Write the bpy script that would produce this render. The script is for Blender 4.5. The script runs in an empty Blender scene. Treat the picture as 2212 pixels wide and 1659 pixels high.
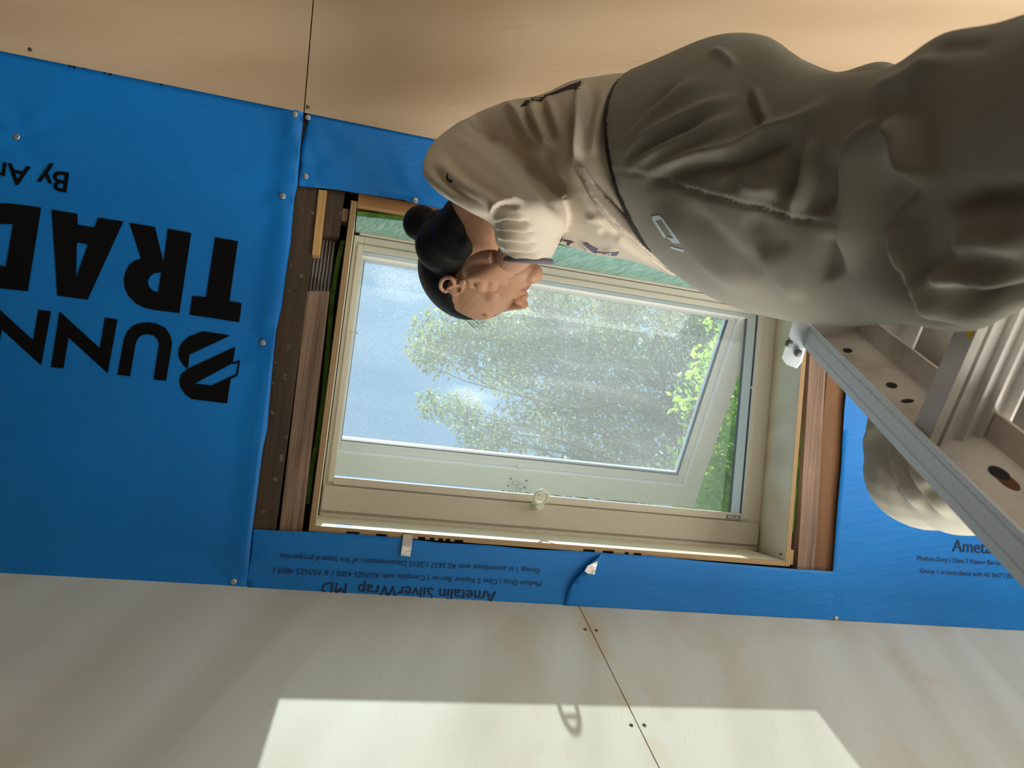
import bpy, bmesh, math, random
import numpy as np
from mathutils import Vector, Matrix, noise
from mathutils.geometry import tessellate_polygon
random.seed(7)
SC = bpy.context.scene
COL = SC.collection

# ---------------------------------------------------------------- camera
# rows: the room's X (along the ridge), Y (towards the low wall), Z (up) in camera axes (right, down, forward)
FPX, CX, CY = 1534.19, 1106.0, 829.5
XA = np.array([0.96613364, 0.12305093, 0.22681326])
SA = np.array([-0.10902798, 0.99132511, -0.07339908])
NA = np.array([-0.23387751, 0.04618433, 0.97116853])
PIT = math.radians(18.108)
ZA = math.cos(PIT) * NA - math.sin(PIT) * SA
ZA /= np.linalg.norm(ZA)
M = np.array([XA, np.cross(ZA, XA), ZA])
CAMZ = 1.45
C0 = np.array([0.0, 0.0, CAMZ])
NW, SW, XW = M @ NA, M @ SA, np.array([1.0, 0, 0])
D = 1.58                                   # camera to the foil under the rafters


def ray(px, py):
    return M @ np.array([(px - CX) / FPX, (py - CY) / FPX, 1.0])


def P(px, py, d):
    return C0 + d * ray(px, py)


def us(px, py, n=D):
    r = ray(px, py)
    r = r * n / (r @ NW)
    return float(r @ XW), float(r @ SW)


def R(u, s, n=D):                          # roof coordinates to the room
    return C0 + u * XW + s * SW + n * NW


cam = bpy.data.cameras.new('camera')
cam.sensor_fit = 'HORIZONTAL'
cam.sensor_width = 36.0
cam.lens = FPX / 2212.0 * 36.0
cam.clip_start = 0.02
cam.dof.use_dof = True
cam.dof.focus_distance = 1.55
cam.dof.aperture_fstop = 9.5
camo = bpy.data.objects.new('camera', cam)
COL.objects.link(camo)
r_, u_, b_ = M @ np.array([1, 0, 0]), M @ np.array([0, -1, 0]), M @ np.array([0, 0, -1])
camo.matrix_world = Matrix(((r_[0], u_[0], b_[0], C0[0]), (r_[1], u_[1], b_[1], C0[1]),
                            (r_[2], u_[2], b_[2], C0[2]), (0, 0, 0, 1)))
SC.camera = camo

# ---------------------------------------------------------------- sky, sun, added fill lamps in unseen openings
SUN = np.array([-0.070, 0.320, -0.944])
wd = bpy.data.worlds.new('sky')
SC.world = wd
wd.use_nodes = True
wn = wd.node_tree
bg = wn.nodes['Background']
sky = wn.nodes.new('ShaderNodeTexSky')
sky.sky_type = 'NISHITA'
sky.sun_disc = False
sky.sun_elevation = math.radians(62)
sky.sun_rotation = math.radians(160)
sky.air_density = 1.0
sky.dust_density = 1.2
sky.ozone_density = 1.0
tint = wn.nodes.new('ShaderNodeMix')
tint.data_type, tint.blend_type = 'RGBA', 'MULTIPLY'
tint.inputs[0].default_value = 1.0
tint.inputs[7].default_value = (0.70, 1.03, 0.98, 1)
wn.links.new(sky.outputs[0], tint.inputs[6])
wn.links.new(tint.outputs[2], bg.inputs[0])
bg.inputs[1].default_value = 0.25
sl = bpy.data.lights.new('sun', 'SUN')
sl.energy = 8.3
sl.angle = math.radians(0.6)
sl.color = (1.0, 0.96, 0.87)
so = bpy.data.objects.new('sun', sl)
COL.objects.link(so)
so.rotation_euler = Vector(SUN).to_track_quat('-Z', 'Y').to_euler()
so.location = (0, -3, 9)


def area(name, loc, direction, sx, sy, energy, color):
    a = bpy.data.lights.new(name, 'AREA')
    a.shape = 'RECTANGLE'
    a.size, a.size_y = sx, sy
    a.energy = energy
    a.color = color
    o = bpy.data.objects.new(name, a)
    COL.objects.link(o)
    o.location = loc
    o.rotation_euler = Vector(direction).to_track_quat('-Z', 'Z').to_euler()
    return o


area('front_fill', (1.48, 0.93, 1.40), (0, -1, 0.0), 1.6, 1.2, 84, (1.0, 0.97, 0.90))  # added fill lamp below the view, lights person and ceiling
area('side_fill', (3.25, -1.2, 1.15), (-1, 0, 0.15), 2.0, 2.0, 44, (1.0, 0.98, 0.94))  # added fill lamp at an unseen opening, brightens the right side
area('back_fill', (0.9, -3.15, 1.45), (0, 1, 0.1), 1.8, 1.2, 15, (0.93, 0.97, 1.0))  # added cool fill lamp behind, in an unseen opening
SC.view_settings.view_transform = 'Standard'
SC.view_settings.look = 'None'
SC.view_settings.exposure = 0.0
SC.view_settings.gamma = 1.0
SC.view_settings.use_curve_mapping = False
SC.cycles.max_bounces = 10
SC.cycles.transparent_max_bounces = 24
SC.cycles.use_denoising = True
SC.cycles.sample_clamp_indirect = 6.0
SC.cycles.caustics_reflective = False
SC.cycles.caustics_refractive = False


# ---------------------------------------------------------------- materials
def mat(name, col, rough=0.6, metal=0.0, spec=0.5):
    m = bpy.data.materials.new(name)
    m.use_nodes = True
    b = m.node_tree.nodes['Principled BSDF']
    b.inputs['Base Color'].default_value = (*col, 1)
    b.inputs['Roughness'].default_value = rough
    b.inputs['Metallic'].default_value = metal
    b.inputs['Specular IOR Level'].default_value = spec
    return m


class NT:
    def __init__(self, m):
        self.t = m.node_tree
        self.b = self.t.nodes['Principled BSDF']

    def n(self, typ, **k):
        x = self.t.nodes.new(typ)
        for a, v in k.items():
            setattr(x, a, v)
        return x

    def l(self, a, b):
        self.t.links.new(a, b)

    def coords(self, scale=(1, 1, 1), axes=None):
        """object coordinates (the meshes stand in room axes), optionally turned into the roof's own axes, then scaled"""
        g = self.n('ShaderNodeNewGeometry')
        out = g.outputs['Position']
        if axes is not None:
            comb = self.n('ShaderNodeCombineXYZ')
            for i, a in enumerate(axes):
                d = self.n('ShaderNodeVectorMath', operation='DOT_PRODUCT')
                self.l(out, d.inputs[0])
                d.inputs[1].default_value = tuple(a)
                self.l(d.outputs['Value'], comb.inputs[i])
            out = comb.outputs[0]
        mp = self.n('ShaderNodeMapping')
        mp.inputs['Scale'].default_value = scale
        self.l(out, mp.inputs[0])
        return mp.outputs[0]

    def noise(self, vec, scale=5, detail=4, rough=0.55, dist=0.0):
        x = self.n('ShaderNodeTexNoise')
        self.l(vec, x.inputs['Vector'])
        x.inputs['Scale'].default_value = scale
        x.inputs['Detail'].default_value = detail
        x.inputs['Roughness'].default_value = rough
        x.inputs['Distortion'].default_value = dist
        return x.outputs[0]

    def ramp(self, fac, stops):
        x = self.n('ShaderNodeValToRGB')
        e = x.color_ramp.elements
        e[0].position, e[0].color = stops[0][0], (*stops[0][1], 1)
        e[1].position, e[1].color = stops[-1][0], (*stops[-1][1], 1)
        for p, c in stops[1:-1]:
            k = e.new(p)
            k.color = (*c, 1)
        self.l(fac, x.inputs[0])
        return x.outputs[0]

    def mix(self, fac, a, b, mode='MIX'):
        x = self.n('ShaderNodeMix', data_type='RGBA', blend_type=mode)
        for sock, v in ((x.inputs[0], fac), (x.inputs[6], a), (x.inputs[7], b)):
            if isinstance(v, bpy.types.NodeSocket):
                self.l(v, sock)
            elif isinstance(v, (int, float)):
                sock.default_value = v
            else:
                sock.default_value = (*v, 1)
        return x.outputs[2]

    def color(self, c):
        self.l(c, self.b.inputs['Base Color'])

    def bump(self, h, strength=0.3, dist=0.002):
        x = self.n('ShaderNodeBump')
        x.inputs['Strength'].default_value = strength
        x.inputs['Distance'].default_value = dist
        self.l(h, x.inputs['Height'])
        self.l(x.outputs[0], self.b.inputs['Normal'])


def ply_mat(name, lo, mid, hi, axes, stain=None, rough=0.6, joint=None):
    """rotary-cut veneer: long soft growth figures along the first axis, short dark flecks"""
    m = mat(name, mid, rough)
    t = NT(m)
    v = t.coords((0.55, 3.2, 3.2), axes)
    w = t.noise(v, 1.1, 3, 0.5, 1.6)
    rings = t.n('ShaderNodeTexWave', wave_type='BANDS', bands_direction='Y')
    v2 = t.coords((0.35, 1.6, 1.6), axes)
    t.l(v2, rings.inputs['Vector'])
    rings.inputs['Scale'].default_value = 1.3
    rings.inputs['Distortion'].default_value = 9.0
    rings.inputs['Detail'].default_value = 3
    rings.inputs['Detail Scale'].default_value = 0.9
    c = t.ramp(w, [(0.3, lo), (0.5, mid), (0.7, hi)])
    c = t.mix(0.33, c, t.ramp(rings.outputs[0], [(0.0, lo), (0.6, mid), (1.0, hi)]))
    fl = t.noise(t.coords((14, 260, 260), axes), 1.0, 2, 0.5)
    c = t.mix(t.ramp(fl, [(0.27, (0.28, 0.28, 0.28)), (0.33, (0, 0, 0))]), c, tuple(0.72 * a for a in lo))
    if joint is not None:
        g = t.n('ShaderNodeNewGeometry')
        sx = t.n('ShaderNodeSeparateXYZ')
        t.l(g.outputs['Position'], sx.inputs[0])
        mm = t.n('ShaderNodeMath', operation='SUBTRACT')
        t.l(sx.outputs[0], mm.inputs[0])
        mm.inputs[1].default_value = joint
        ab = t.n('ShaderNodeMath', operation='ABSOLUTE')
        t.l(mm.outputs[0], ab.inputs[0])
        pn_ = t.noise(t.coords((6, 6, 9)), 1.0, 3, 0.6)
        k1 = t.ramp(ab.outputs[0], [(0.0, (0.75, 0.75, 0.75)), (0.035, (0, 0, 0))])
        k2 = t.ramp(pn_, [(0.40, (0, 0, 0)), (0.62, (1, 1, 1))])
        c = t.mix(t.mix(1.0, k1, k2, 'MULTIPLY'), c, (0.66, 0.46, 0.24))
    if stain:
        st = t.noise(t.coords((0.9, 1.4, 1.4), axes), 1.7, 4, 0.6, 0.8)
        c = t.mix(t.ramp(st, [(0.56, (0, 0, 0)), (0.72, (0.45, 0.45, 0.45))]), c, stain)
    t.color(c)
    t.bump(t.noise(t.coords((8, 220, 220), axes), 1.0, 3, 0.6), 0.12, 0.0006)
    return m


def band_mat(name, a, b, axis, pitch, rough=0.7):
    """cut plywood edge: thin veneers one over the other"""
    m = mat(name, a, rough)
    t = NT(m)
    g = t.coords((1, 1, 1), (axis, axis, axis))
    w = t.n('ShaderNodeTexWave', wave_type='BANDS', bands_direction='X')
    t.l(g, w.inputs['Vector'])
    w.inputs['Scale'].default_value = 1.0 / pitch / 3.18
    w.inputs['Distortion'].default_value = 0.4
    w.inputs['Detail'].default_value = 1
    c = t.ramp(w.outputs[0], [(0.35, a), (0.62, b)])
    n = t.noise(t.coords((40, 40, 40)), 1.0, 3)
    t.color(t.mix(0.25, c, t.ramp(n, [(0.3, tuple(x * .5 for x in a)), (0.7, b)])))
    return m


def timber_mat(name, lo, hi, axes, groove=90.0, gcol=None, rough=0.75, bump=0.5):
    m = mat(name, lo, rough)
    t = NT(m)
    g1 = t.noise(t.coords((2.0, groove, groove), axes), 1.0, 3, 0.6, 0.3)
    g2 = t.noise(t.coords((3, 14, 14), axes), 1.0, 5, 0.65, 0.5)
    c = t.mix(0.5, t.ramp(g1, [(0.35, lo), (0.62, hi)]), t.ramp(g2, [(0.35, lo), (0.65, hi)]))
    if gcol:
        sp = t.noise(t.coords((60, 60, 60)), 1.0, 2, 0.4)
        c = t.mix(t.ramp(sp, [(0.68, (0, 0, 0)), (0.74, (0.6, 0.6, 0.6))]), c, gcol)
    t.color(c)
    t.bump(g1, bump, 0.002)
    return m


ROOFAX = (tuple(SW), tuple(XW), tuple(NW))      # grain down the slope
ROOFAXU = (tuple(XW), tuple(SW), tuple(NW))     # grain along the ridge
MAT = {}
MAT['ply_ceiling'] = ply_mat('warm_plywood', (0.47, 0.315, 0.19), (0.585, 0.41, 0.26), (0.66, 0.48, 0.32),
                             ((0.97, -0.22, -.05), (0.22, 0.97, 0.2), (0, -0.2, 0.98)))
MAT['ply_wall'] = ply_mat('pale_plywood', (0.60, 0.595, 0.515), (0.685, 0.695, 0.635), (0.74, 0.765, 0.72),
                          ((0.35, 0, 0.94), (0.94, 0, -0.35), (0, 1, 0)), stain=(0.58, 0.42, 0.26), joint=0.5827)
MAT['ply_lining'] = ply_mat('cream_plywood', (0.60, 0.51, 0.36), (0.70, 0.62, 0.46), (0.76, 0.70, 0.56), ROOFAXU)
MAT['ply_edge_u'] = band_mat('plywood_edge_side', (0.62, 0.42, 0.22), (0.30, 0.17, 0.08), tuple(XW), 0.0042)
MAT['ply_edge_s'] = band_mat('plywood_edge_lower', (0.66, 0.46, 0.25), (0.36, 0.20, 0.10), tuple(SW), 0.0042)
MAT['dark_timber'] = timber_mat('old_brown_timber', (0.028, 0.017, 0.010), (0.085, 0.050, 0.028), ROOFAX, 60, (0.25, 0.2, 0.15), 0.55)
MAT['groove_timber'] = timber_mat('sawn_brown_timber', (0.10, 0.060, 0.042), (0.40, 0.255, 0.185), ROOFAX, 170)
MAT['rust_timber'] = timber_mat('red_brown_timber', (0.16, 0.070, 0.028), (0.25, 0.115, 0.048), ROOFAX, 40, None, 0.7, 0.1)
MAT['orange_timber'] = timber_mat('fresh_orange_timber', (0.50, 0.22, 0.075), (0.66, 0.34, 0.13), ROOFAXU, 60, None, 0.6, 0.1)
MAT['batten'] = timber_mat('yellow_timber_batten', (0.42, 0.21, 0.065), (0.70, 0.42, 0.17), ROOFAX, 190)
MAT['cream_paint'] = mat('cream_coated_aluminium', (0.66, 0.60, 0.50), 0.42)
MAT['white_paint'] = mat('white_coated_aluminium', (0.84, 0.84, 0.82), 0.4)
MAT['dark_seal'] = mat('black_rubber_seal', (0.015, 0.015, 0.015), 0.6)
MAT['grey_plate'] = mat('dark_grey_plate', (0.16, 0.16, 0.165), 0.5)
MAT['light_print'] = mat('pale_print', (0.75, 0.75, 0.72), 0.5)
MAT['ink'] = mat('black_print', (0.006, 0.006, 0.007), 0.8, 0, 0.08)
MAT['ink_blue'] = mat('navy_print', (0.010, 0.016, 0.06), 0.55)
MAT['plastic'] = mat('ivory_plastic', (0.72, 0.70, 0.58), 0.35)
MAT['steel'] = mat('galvanised_steel', (0.55, 0.55, 0.54), 0.35, 0.85)
MAT['screw'] = mat('dull_screw_steel', (0.16, 0.12, 0.09), 0.5, 0.6)
MAT['tape'] = mat('blue_tape', (0.03, 0.14, 0.45), 0.6)
MAT['green'] = mat('green_membrane', (0.10, 0.22, 0.035), 0.8)
MAT['teal'] = mat('pale_teal_membrane', (0.30, 0.50, 0.43), 0.7)
tt = NT(MAT['teal'])
wv = tt.noise(tt.coords((220, 30, 30), ((.8, .6, 0), (-.6, .8, 0), (0, 0, 1))), 1.0, 2)
tt.color(tt.ramp(wv, [(0.35, (0.22, 0.40, 0.34)), (0.65, (0.40, 0.60, 0.53))]))
tt = NT(MAT['green'])
tt.color(tt.ramp(tt.noise(tt.coords((40, 40, 40)), 1.0, 4), [(0.3, (0.05, 0.12, 0.015)), (0.7, (0.16, 0.33, 0.05))]))
m = mat('crinkled_foil', (0.80, 0.78, 0.76), 0.22, 1.0)
t = NT(m)
t.bump(t.noise(t.coords((60, 60, 60)), 1.0, 3), 0.6, 0.003)
MAT['foil'] = m
m = mat('ribbed_foil', (0.62, 0.56, 0.55), 0.32, 0.45)
t = NT(m)
w = t.n('ShaderNodeTexWave', wave_type='BANDS', bands_direction='X')
t.l(t.coords((1, 1, 1), (tuple(XW), tuple(SW), tuple(NW))), w.inputs['Vector'])
w.inputs['Scale'].default_value = 1 / 0.0075 / 3.18
w.inputs['Distortion'].default_value = 0.6
w.inputs['Detail'].default_value = 2
t.color(t.ramp(w.outputs[0], [(0.35, (0.16, 0.12, 0.115)), (0.75, (0.80, 0.76, 0.78))]))  # bright and dark sheen of the ribs painted as stripes
t.bump(w.outputs[0], 0.7, 0.003)
MAT['ribbed_foil'] = m

m = mat('blue_foil_wrap', (0.001, 0.205, 0.70), 0.42, 0, 0.45)
t = NT(m)
fine = t.noise(t.coords((70, 9, 70), ((0.2, 0.93, -0.3), (0.97, -0.2, 0.05), (0, 0.3, 0.95))), 1.0, 4, 0.6)
weave = t.noise(t.coords((380, 40, 380), ROOFAXU), 1.0, 2, 0.6)
c = t.ramp(t.noise(t.coords((3.5, 3.5, 3.5)), 1.0, 3), [(0.3, (0.001, 0.185, 0.63)), (0.7, (0.001, 0.23, 0.75))])
t.color(t.mix(t.ramp(weave, [(0.35, (0, 0, 0)), (0.75, (0.10, 0.10, 0.10))]), c, (0.03, 0.32, 0.85)))
crease = t.noise(t.coords((9, 9, 9)), 1.0, 5, 0.55, 1.2)
add = t.n('ShaderNodeMath', operation='ADD')
t.l(fine, add.inputs[0])
t.l(crease, add.inputs[1])
t.bump(add.outputs[0], 0.35, 0.004)
MAT['wrap'] = m

# window glass: clear with a dry film of dust that glows where the sun strikes it
m = bpy.data.materials.new('dusty_glass')
m.use_nodes = True
t = NT.__new__(NT)
t.t = m.node_tree
t.t.nodes.remove(t.t.nodes['Principled BSDF'])
out = t.t.nodes['Material Output']
tr = t.n('ShaderNodeBsdfTransparent')
tr.inputs[0].default_value = (0.90, 0.95, 0.95, 1)
gl = t.n('ShaderNodeBsdfGlossy')
gl.inputs['Roughness'].default_value = 0.02
mx = t.n('ShaderNodeMixShader')
mx.inputs[0].default_value = 0.018
t.l(tr.outputs[0], mx.inputs[1])
t.l(gl.outputs[0], mx.inputs[2])
du = t.n('ShaderNodeBsdfTranslucent')
du.inputs[0].default_value = (0.95, 0.95, 0.95, 1)
mx2 = t.n('ShaderNodeMixShader')
dn = t.noise(t.coords((0.9, 4.2, 1), ROOFAXU), 1.9, 3, 0.5, 0.5)
sp = t.noise(t.coords((420, 420, 420)), 1.0, 2, 0.6)
dn2 = t.ramp(dn, [(0.35, (0.03, 0.03, 0.03)), (0.60, (0.05, 0.05, 0.05)), (0.75, (0.14, 0.14, 0.14))])
sp2 = t.ramp(sp, [(0.42, (0.45, 0.45, 0.45)), (0.70, (2.3, 2.3, 2.3))])
t.l(t.mix(1.0, dn2, sp2, 'MULTIPLY'), mx2.inputs[0])
t.l(mx.outputs[0], mx2.inputs[1])
t.l(du.outputs[0], mx2.inputs[2])
t.l(mx2.outputs[0], out.inputs[0])
MAT['glass'] = m

# insect screen: woven mesh, about a fifth of it thread
m = bpy.data.materials.new('insect_mesh')
m.use_nodes = True
t = NT.__new__(NT)
t.t = m.node_tree
t.t.nodes.remove(t.t.nodes['Principled BSDF'])
out = t.t.nodes['Material Output']
tr = t.n('ShaderNodeBsdfTransparent')
dfa = t.n('ShaderNodeBsdfDiffuse')
dfa.inputs[0].default_value = (0.5, 0.5, 0.5, 1)
dfb = t.n('ShaderNodeBsdfTranslucent')
dfb.inputs[0].default_value = (0.5, 0.5, 0.5, 1)
df = t.n('ShaderNodeMixShader')
t.l(dfa.outputs[0], df.inputs[1])
t.l(dfb.outputs[0], df.inputs[2])
mx = t.n('ShaderNodeMixShader')
v = t.coords((1, 1, 1), ROOFAXU)
ws = []
for k, ax in enumerate('XY'):
    w = t.n('ShaderNodeTexWave', wave_type='BANDS', bands_direction=ax)
    t.l(v, w.inputs['Vector'])
    w.inputs['Scale'].default_value = 1 / 0.0024 / 3.18
    w.inputs['Distortion'].default_value = 0
    ws.append(t.ramp(w.outputs[0], [(0.55, (0, 0, 0)), (0.95, (0.24, 0.24, 0.24))]))
t.l(t.mix(1.0, ws[0], ws[1], 'LIGHTEN'), mx.inputs[0])
t.l(tr.outputs[0], mx.inputs[1])
t.l(df.outputs[0], mx.inputs[2])
t.l(mx.outputs[0], out.inputs[0])
MAT['screen'] = m


# ---------------------------------------------------------------- builders
class MB:
    def __init__(self):
        self.v, self.f, self.mi = [], [], []

    def quadbox(self, pts, mi=0):
        """eight points: four of one end, four of the other, both in the same turn"""
        k = len(self.v)
        self.v += [tuple(map(float, p)) for p in pts]
        for f in ((3, 2, 1, 0), (4, 5, 6, 7), (0, 1, 5, 4), (1, 2, 6, 5), (2, 3, 7, 6), (3, 0, 4, 7)):
            self.f.append([k + i for i in f])
            self.mi.append(mi)
        return self

    def rbox(self, u0, u1, s0, s1, n0, n1, mi=0):
        return self.quadbox([R(u0, s0, n0), R(u1, s0, n0), R(u1, s1, n0), R(u0, s1, n0),
                             R(u0, s0, n1), R(u1, s0, n1), R(u1, s1, n1), R(u0, s1, n1)], mi)

    def wbox(self, x0, x1, y0, y1, z0, z1, mi=0):
        return self.quadbox([(x0, y0, z0), (x1, y0, z0), (x1, y1, z0), (x0, y1, z0),
                             (x0, y0, z1), (x1, y0, z1), (x1, y1, z1), (x0, y1, z1)], mi)

    def prism(self, pa, pb, mi=0):
        """two matching outlines joined by walls"""
        k, n = len(self.v), len(pa)
        self.v += [tuple(map(float, p)) for p in pa] + [tuple(map(float, p)) for p in pb]
        self.f.append([k + i for i in range(n)][::-1])
        self.f.append([k + n + i for i in range(n)])
        for i in range(n):
            j = (i + 1) % n
            self.f.append([k + i, k + j, k + n + j, k + n + i])
        self.mi += [mi] * (n + 2)
        return self

    def tube(self, pts, rad, seg=10, cap=True, mi=0):
        pts = [np.array(p, float) for p in pts]
        rads = rad if hasattr(rad, '__len__') else [rad] * len(pts)
        k = len(self.v)
        up = None
        for i, p in enumerate(pts):
            t = pts[min(i + 1, len(pts) - 1)] - pts[max(i - 1, 0)]
            t /= np.linalg.norm(t)
            if up is None:
                up = np.array([0, 0, 1.0]) if abs(t[2]) < 0.9 else np.array([1.0, 0, 0])
            a = np.cross(t, up)
            a /= np.linalg.norm(a)
            b = np.cross(a, t)
            up = b
            for j in range(seg):
                q = 2 * math.pi * j / seg
                self.v.append(tuple(p + rads[i] * (math.cos(q) * a + math.sin(q) * b)))
        for i in range(len(pts) - 1):
            for j in range(seg):
                j2 = (j + 1) % seg
                self.f.append([k + i * seg + j, k + i * seg + j2, k + (i + 1) * seg + j2, k + (i + 1) * seg + j])
                self.mi.append(mi)
        if cap:
            self.f.append([k + j for j in range(seg)][::-1])
            self.f.append([k + (len(pts) - 1) * seg + j for j in range(seg)])
            self.mi += [mi, mi]
        return self

    def build(self, name, mats, parent=None, smooth=False, bevel=0.0, **props):
        me = bpy.data.meshes.new(name)
        me.from_pydata(self.v, [], self.f)
        if not isinstance(mats, (list, tuple)):
            mats = [mats]
        for x in mats:
            me.materials.append(x)
        if len(mats) > 1:
            me.polygons.foreach_set('material_index', self.mi)
        bm = bmesh.new()
        bm.from_mesh(me)
        bmesh.ops.recalc_face_normals(bm, faces=bm.faces)
        if bevel:
            bmesh.ops.bevel(bm, geom=list(bm.edges), offset=bevel, segments=2, affect='EDGES', profile=0.6)
        bm.to_mesh(me)
        bm.free()
        if smooth:
            me.polygons.foreach_set('use_smooth', [True] * len(me.polygons))
        return link(me, name, parent, **props)


def link(me, name, parent=None, **props):
    o = bpy.data.objects.new(name, me)
    COL.objects.link(o)
    if parent is not None:
        o.parent = parent
        o.matrix_parent_inverse = Matrix.Translation(parent.location).inverted()
    for k, v in props.items():
        o[k] = v
    return o


def thing(name, label, cat, loc, group=None):
    o = bpy.data.objects.new(name, None)
    o.empty_display_size = 0.05
    COL.objects.link(o)
    o.location = tuple(map(float, loc))
    o['label'] = label
    o['category'] = cat
    if group:
        o['group'] = group
    return o


S_ = dict(kind='structure')
# ---------------------------------------------------------------- room shell
WY = 0.8414                                  # inner face of the low wall
X0, X1, YB = -2.7, 3.3, -3.2
S_RIDGE, S_WALL = -0.651, 0.3686
TD = np.array([0, -0.97788, -0.20919])       # down the other slope
TN = np.array([0, -0.20919, 0.97788])
RIDGE = R(0, S_RIDGE)
zt_wall = float(R(0, S_WALL)[2])
MAT['floor'] = ply_mat('floor_plywood', (0.27, 0.235, 0.185), (0.34, 0.30, 0.24), (0.39, 0.35, 0.285), ((1, 0, 0), (0, 1, 0), (0, 0, 1)))
MAT['back_ply'] = ply_mat('back_plywood', (0.20, 0.14, 0.08), (0.26, 0.19, 0.115), (0.30, 0.23, 0.15), ((0, 0, 1), (1, 0, 0), (0, 1, 0)))
MB().wbox(X0 - .1, X1 + .1, YB - .1, WY + .1, -0.1, 0).build('floor', MAT['floor'], **S_)


def screw(parent, pos, nrm, rad=0.004):
    pos, nrm = np.array(pos, float), np.array(nrm, float)
    nrm /= np.linalg.norm(nrm)
    mb = MB()
    mb.tube([pos - nrm * 0.002, pos + nrm * 0.0007, pos + nrm * 0.0012], [rad, rad, rad * 0.7], 10)
    a = np.cross(nrm, [0.3, 0.9, 0.2])
    a /= np.linalg.norm(a)
    b = np.cross(nrm, a)
    for q in (a, b):
        w = np.cross(nrm, q)
        e = [pos + nrm * 0.0010 + q * rad * .6 * i + w * rad * .15 * j for i, j in ((-1, -1), (1, -1), (1, 1), (-1, 1))]
        mb.quadbox(e + [p + nrm * 0.0006 for p in e])
    return mb.build('screw_head', MAT['screw'], parent)


def wall_pt(px, py):
    r = ray(px, py)
    return C0 + r * WY / r[1]


wj = float(wall_pt(1252, 1312)[0])           # joint between the two wall sheets
FILL_GAP = (0.68, 2.28, 0.80, 2.00)              # unseen opening added to the same wall for the front fill lamp
mb = MB()
g = 0.0012
for a, b in ((X0, wj - g), (wj + g, FILL_GAP[0]), (FILL_GAP[0], FILL_GAP[1]), (FILL_GAP[1], X1)):
    mb.wbox(a, b, WY, WY + .012, FILL_GAP[3], zt_wall + .05)
for a, b, c, d in ((X0, wj - g, 0, FILL_GAP[3]), (wj + g, FILL_GAP[0], 0, FILL_GAP[3]), (FILL_GAP[1], X1, 0, FILL_GAP[3]), (FILL_GAP[0], FILL_GAP[1], 0, FILL_GAP[2])):
    mb.wbox(a, b, WY, WY + .012, c, d)
wall_front = mb.build('wall_front', MAT['ply_wall'], **S_)
mb = MB()
mb.wbox(X0, X1, WY + .012, WY + .10, FILL_GAP[3], zt_wall + .16)
mb.wbox(X0, FILL_GAP[0], WY + .012, WY + .10, 0, FILL_GAP[3]).wbox(FILL_GAP[1], X1, WY + .012, WY + .10, 0, FILL_GAP[3])
mb.wbox(FILL_GAP[0], FILL_GAP[1], WY + .012, WY + .10, 0, FILL_GAP[2])
mb.build('wall_front_studs', MAT['dark_timber'], **S_)
for px, py in ((1264, 1360), (1288, 1362), (1363, 1566), (1391, 1566)):
    screw(wall_front, wall_pt(px, py), (0, -1, 0))

# the other slope's plywood lining: two sheets with a hairline joint
cj = us(657, 246)[0]
LEN_T = 3.35
mb = MB()
for a, b in ((X0, cj - g), (cj + g, X1)):
    q = [RIDGE + [a, 0, 0], RIDGE + [b, 0, 0], RIDGE + [b, 0, 0] + TD * LEN_T, RIDGE + [a, 0, 0] + TD * LEN_T]
    off = NW * 0.0 - TN * 0.009
    mb.quadbox([p + off for p in q] + [p + TN * 0.001 for p in q])
ceiling = mb.build('ceiling', MAT['ply_ceiling'], **S_)


def ceil_pt(px, py):
    r = ray(px, py)
    p0 = RIDGE - TN * 0.009 - C0
    return C0 + r * (p0 @ TN) / (r @ TN)


for px, py in ((65, 107), (665, 231)):
    screw(ceiling, ceil_pt(px, py), -TN)
q = [RIDGE + [X0 - .1, 0, 0], RIDGE + [X1 + .1, 0, 0], RIDGE + [X1 + .1, 0, 0] + TD * (LEN_T + .1), RIDGE + [X0 - .1, 0, 0] + TD * (LEN_T + .1)]
MB().quadbox([p + TN * 0.02 for p in q] + [p + TN * 0.26 for p in q]).build('roof_back_slope', MAT['dark_timber'], **S_)
# roof deck over the rafters of this slope, with the skylight's hole
mb = MB()
N0, N1 = D + .185, D + .226
HU0, HU1, HS0, HS1 = -0.0206, 1.141, -0.447, 0.2368
mb.rbox(X0 - .1, HU0, -0.70, 0.62, N0, N1).rbox(HU1, X1 + .1, -0.70, 0.62, N0, N1)
mb.rbox(HU0, HU1, -0.70, HS0, N0, N1).rbox(HU0, HU1, HS1, 0.62, N0, N1)
mb.build('roof_deck', MAT['dark_timber'], **S_)
mb = MB()
mb.wbox(X0 - .1, X0, YB - .1, WY + .1, 0, 3.35)
mb.build('wall_left', MAT['back_ply'], **S_)
mb = MB()
mb.wbox(X1, X1 + .1, -0.15, WY + .1, 0, 3.35).wbox(X1, X1 + .1, YB - .1, -2.25, 0, 3.35).wbox(X1, X1 + .1, -2.25, -0.15, 2.2, 3.35)
mb.build('wall_right', MAT['back_ply'], **S_)
MB().wbox(X0 - .1, 0.0, YB - .1, YB, 0, 2.7).wbox(1.8, X1 + .1, YB - .1, YB, 0, 2.7).wbox(0.0, 1.8, YB - .1, YB, 0, .85).wbox(0.0, 1.8, YB - .1, YB, 2.05, 2.7).build(
    'wall_back', MAT['back_ply'], **S_)

# ---------------------------------------------------------------- blue foil wrap under the rafters
PINS_PX = dict(left=[(638, 251), (612, 427), (568, 741), (505, 1256), (35, 295)],
               top=[(665, 255), (660, 381), (897, 434)], right=[(1803, 1335)])
PINS = [us(*p) for v in PINS_PX.values() for p in v]
SEAM_U = -0.125


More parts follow.
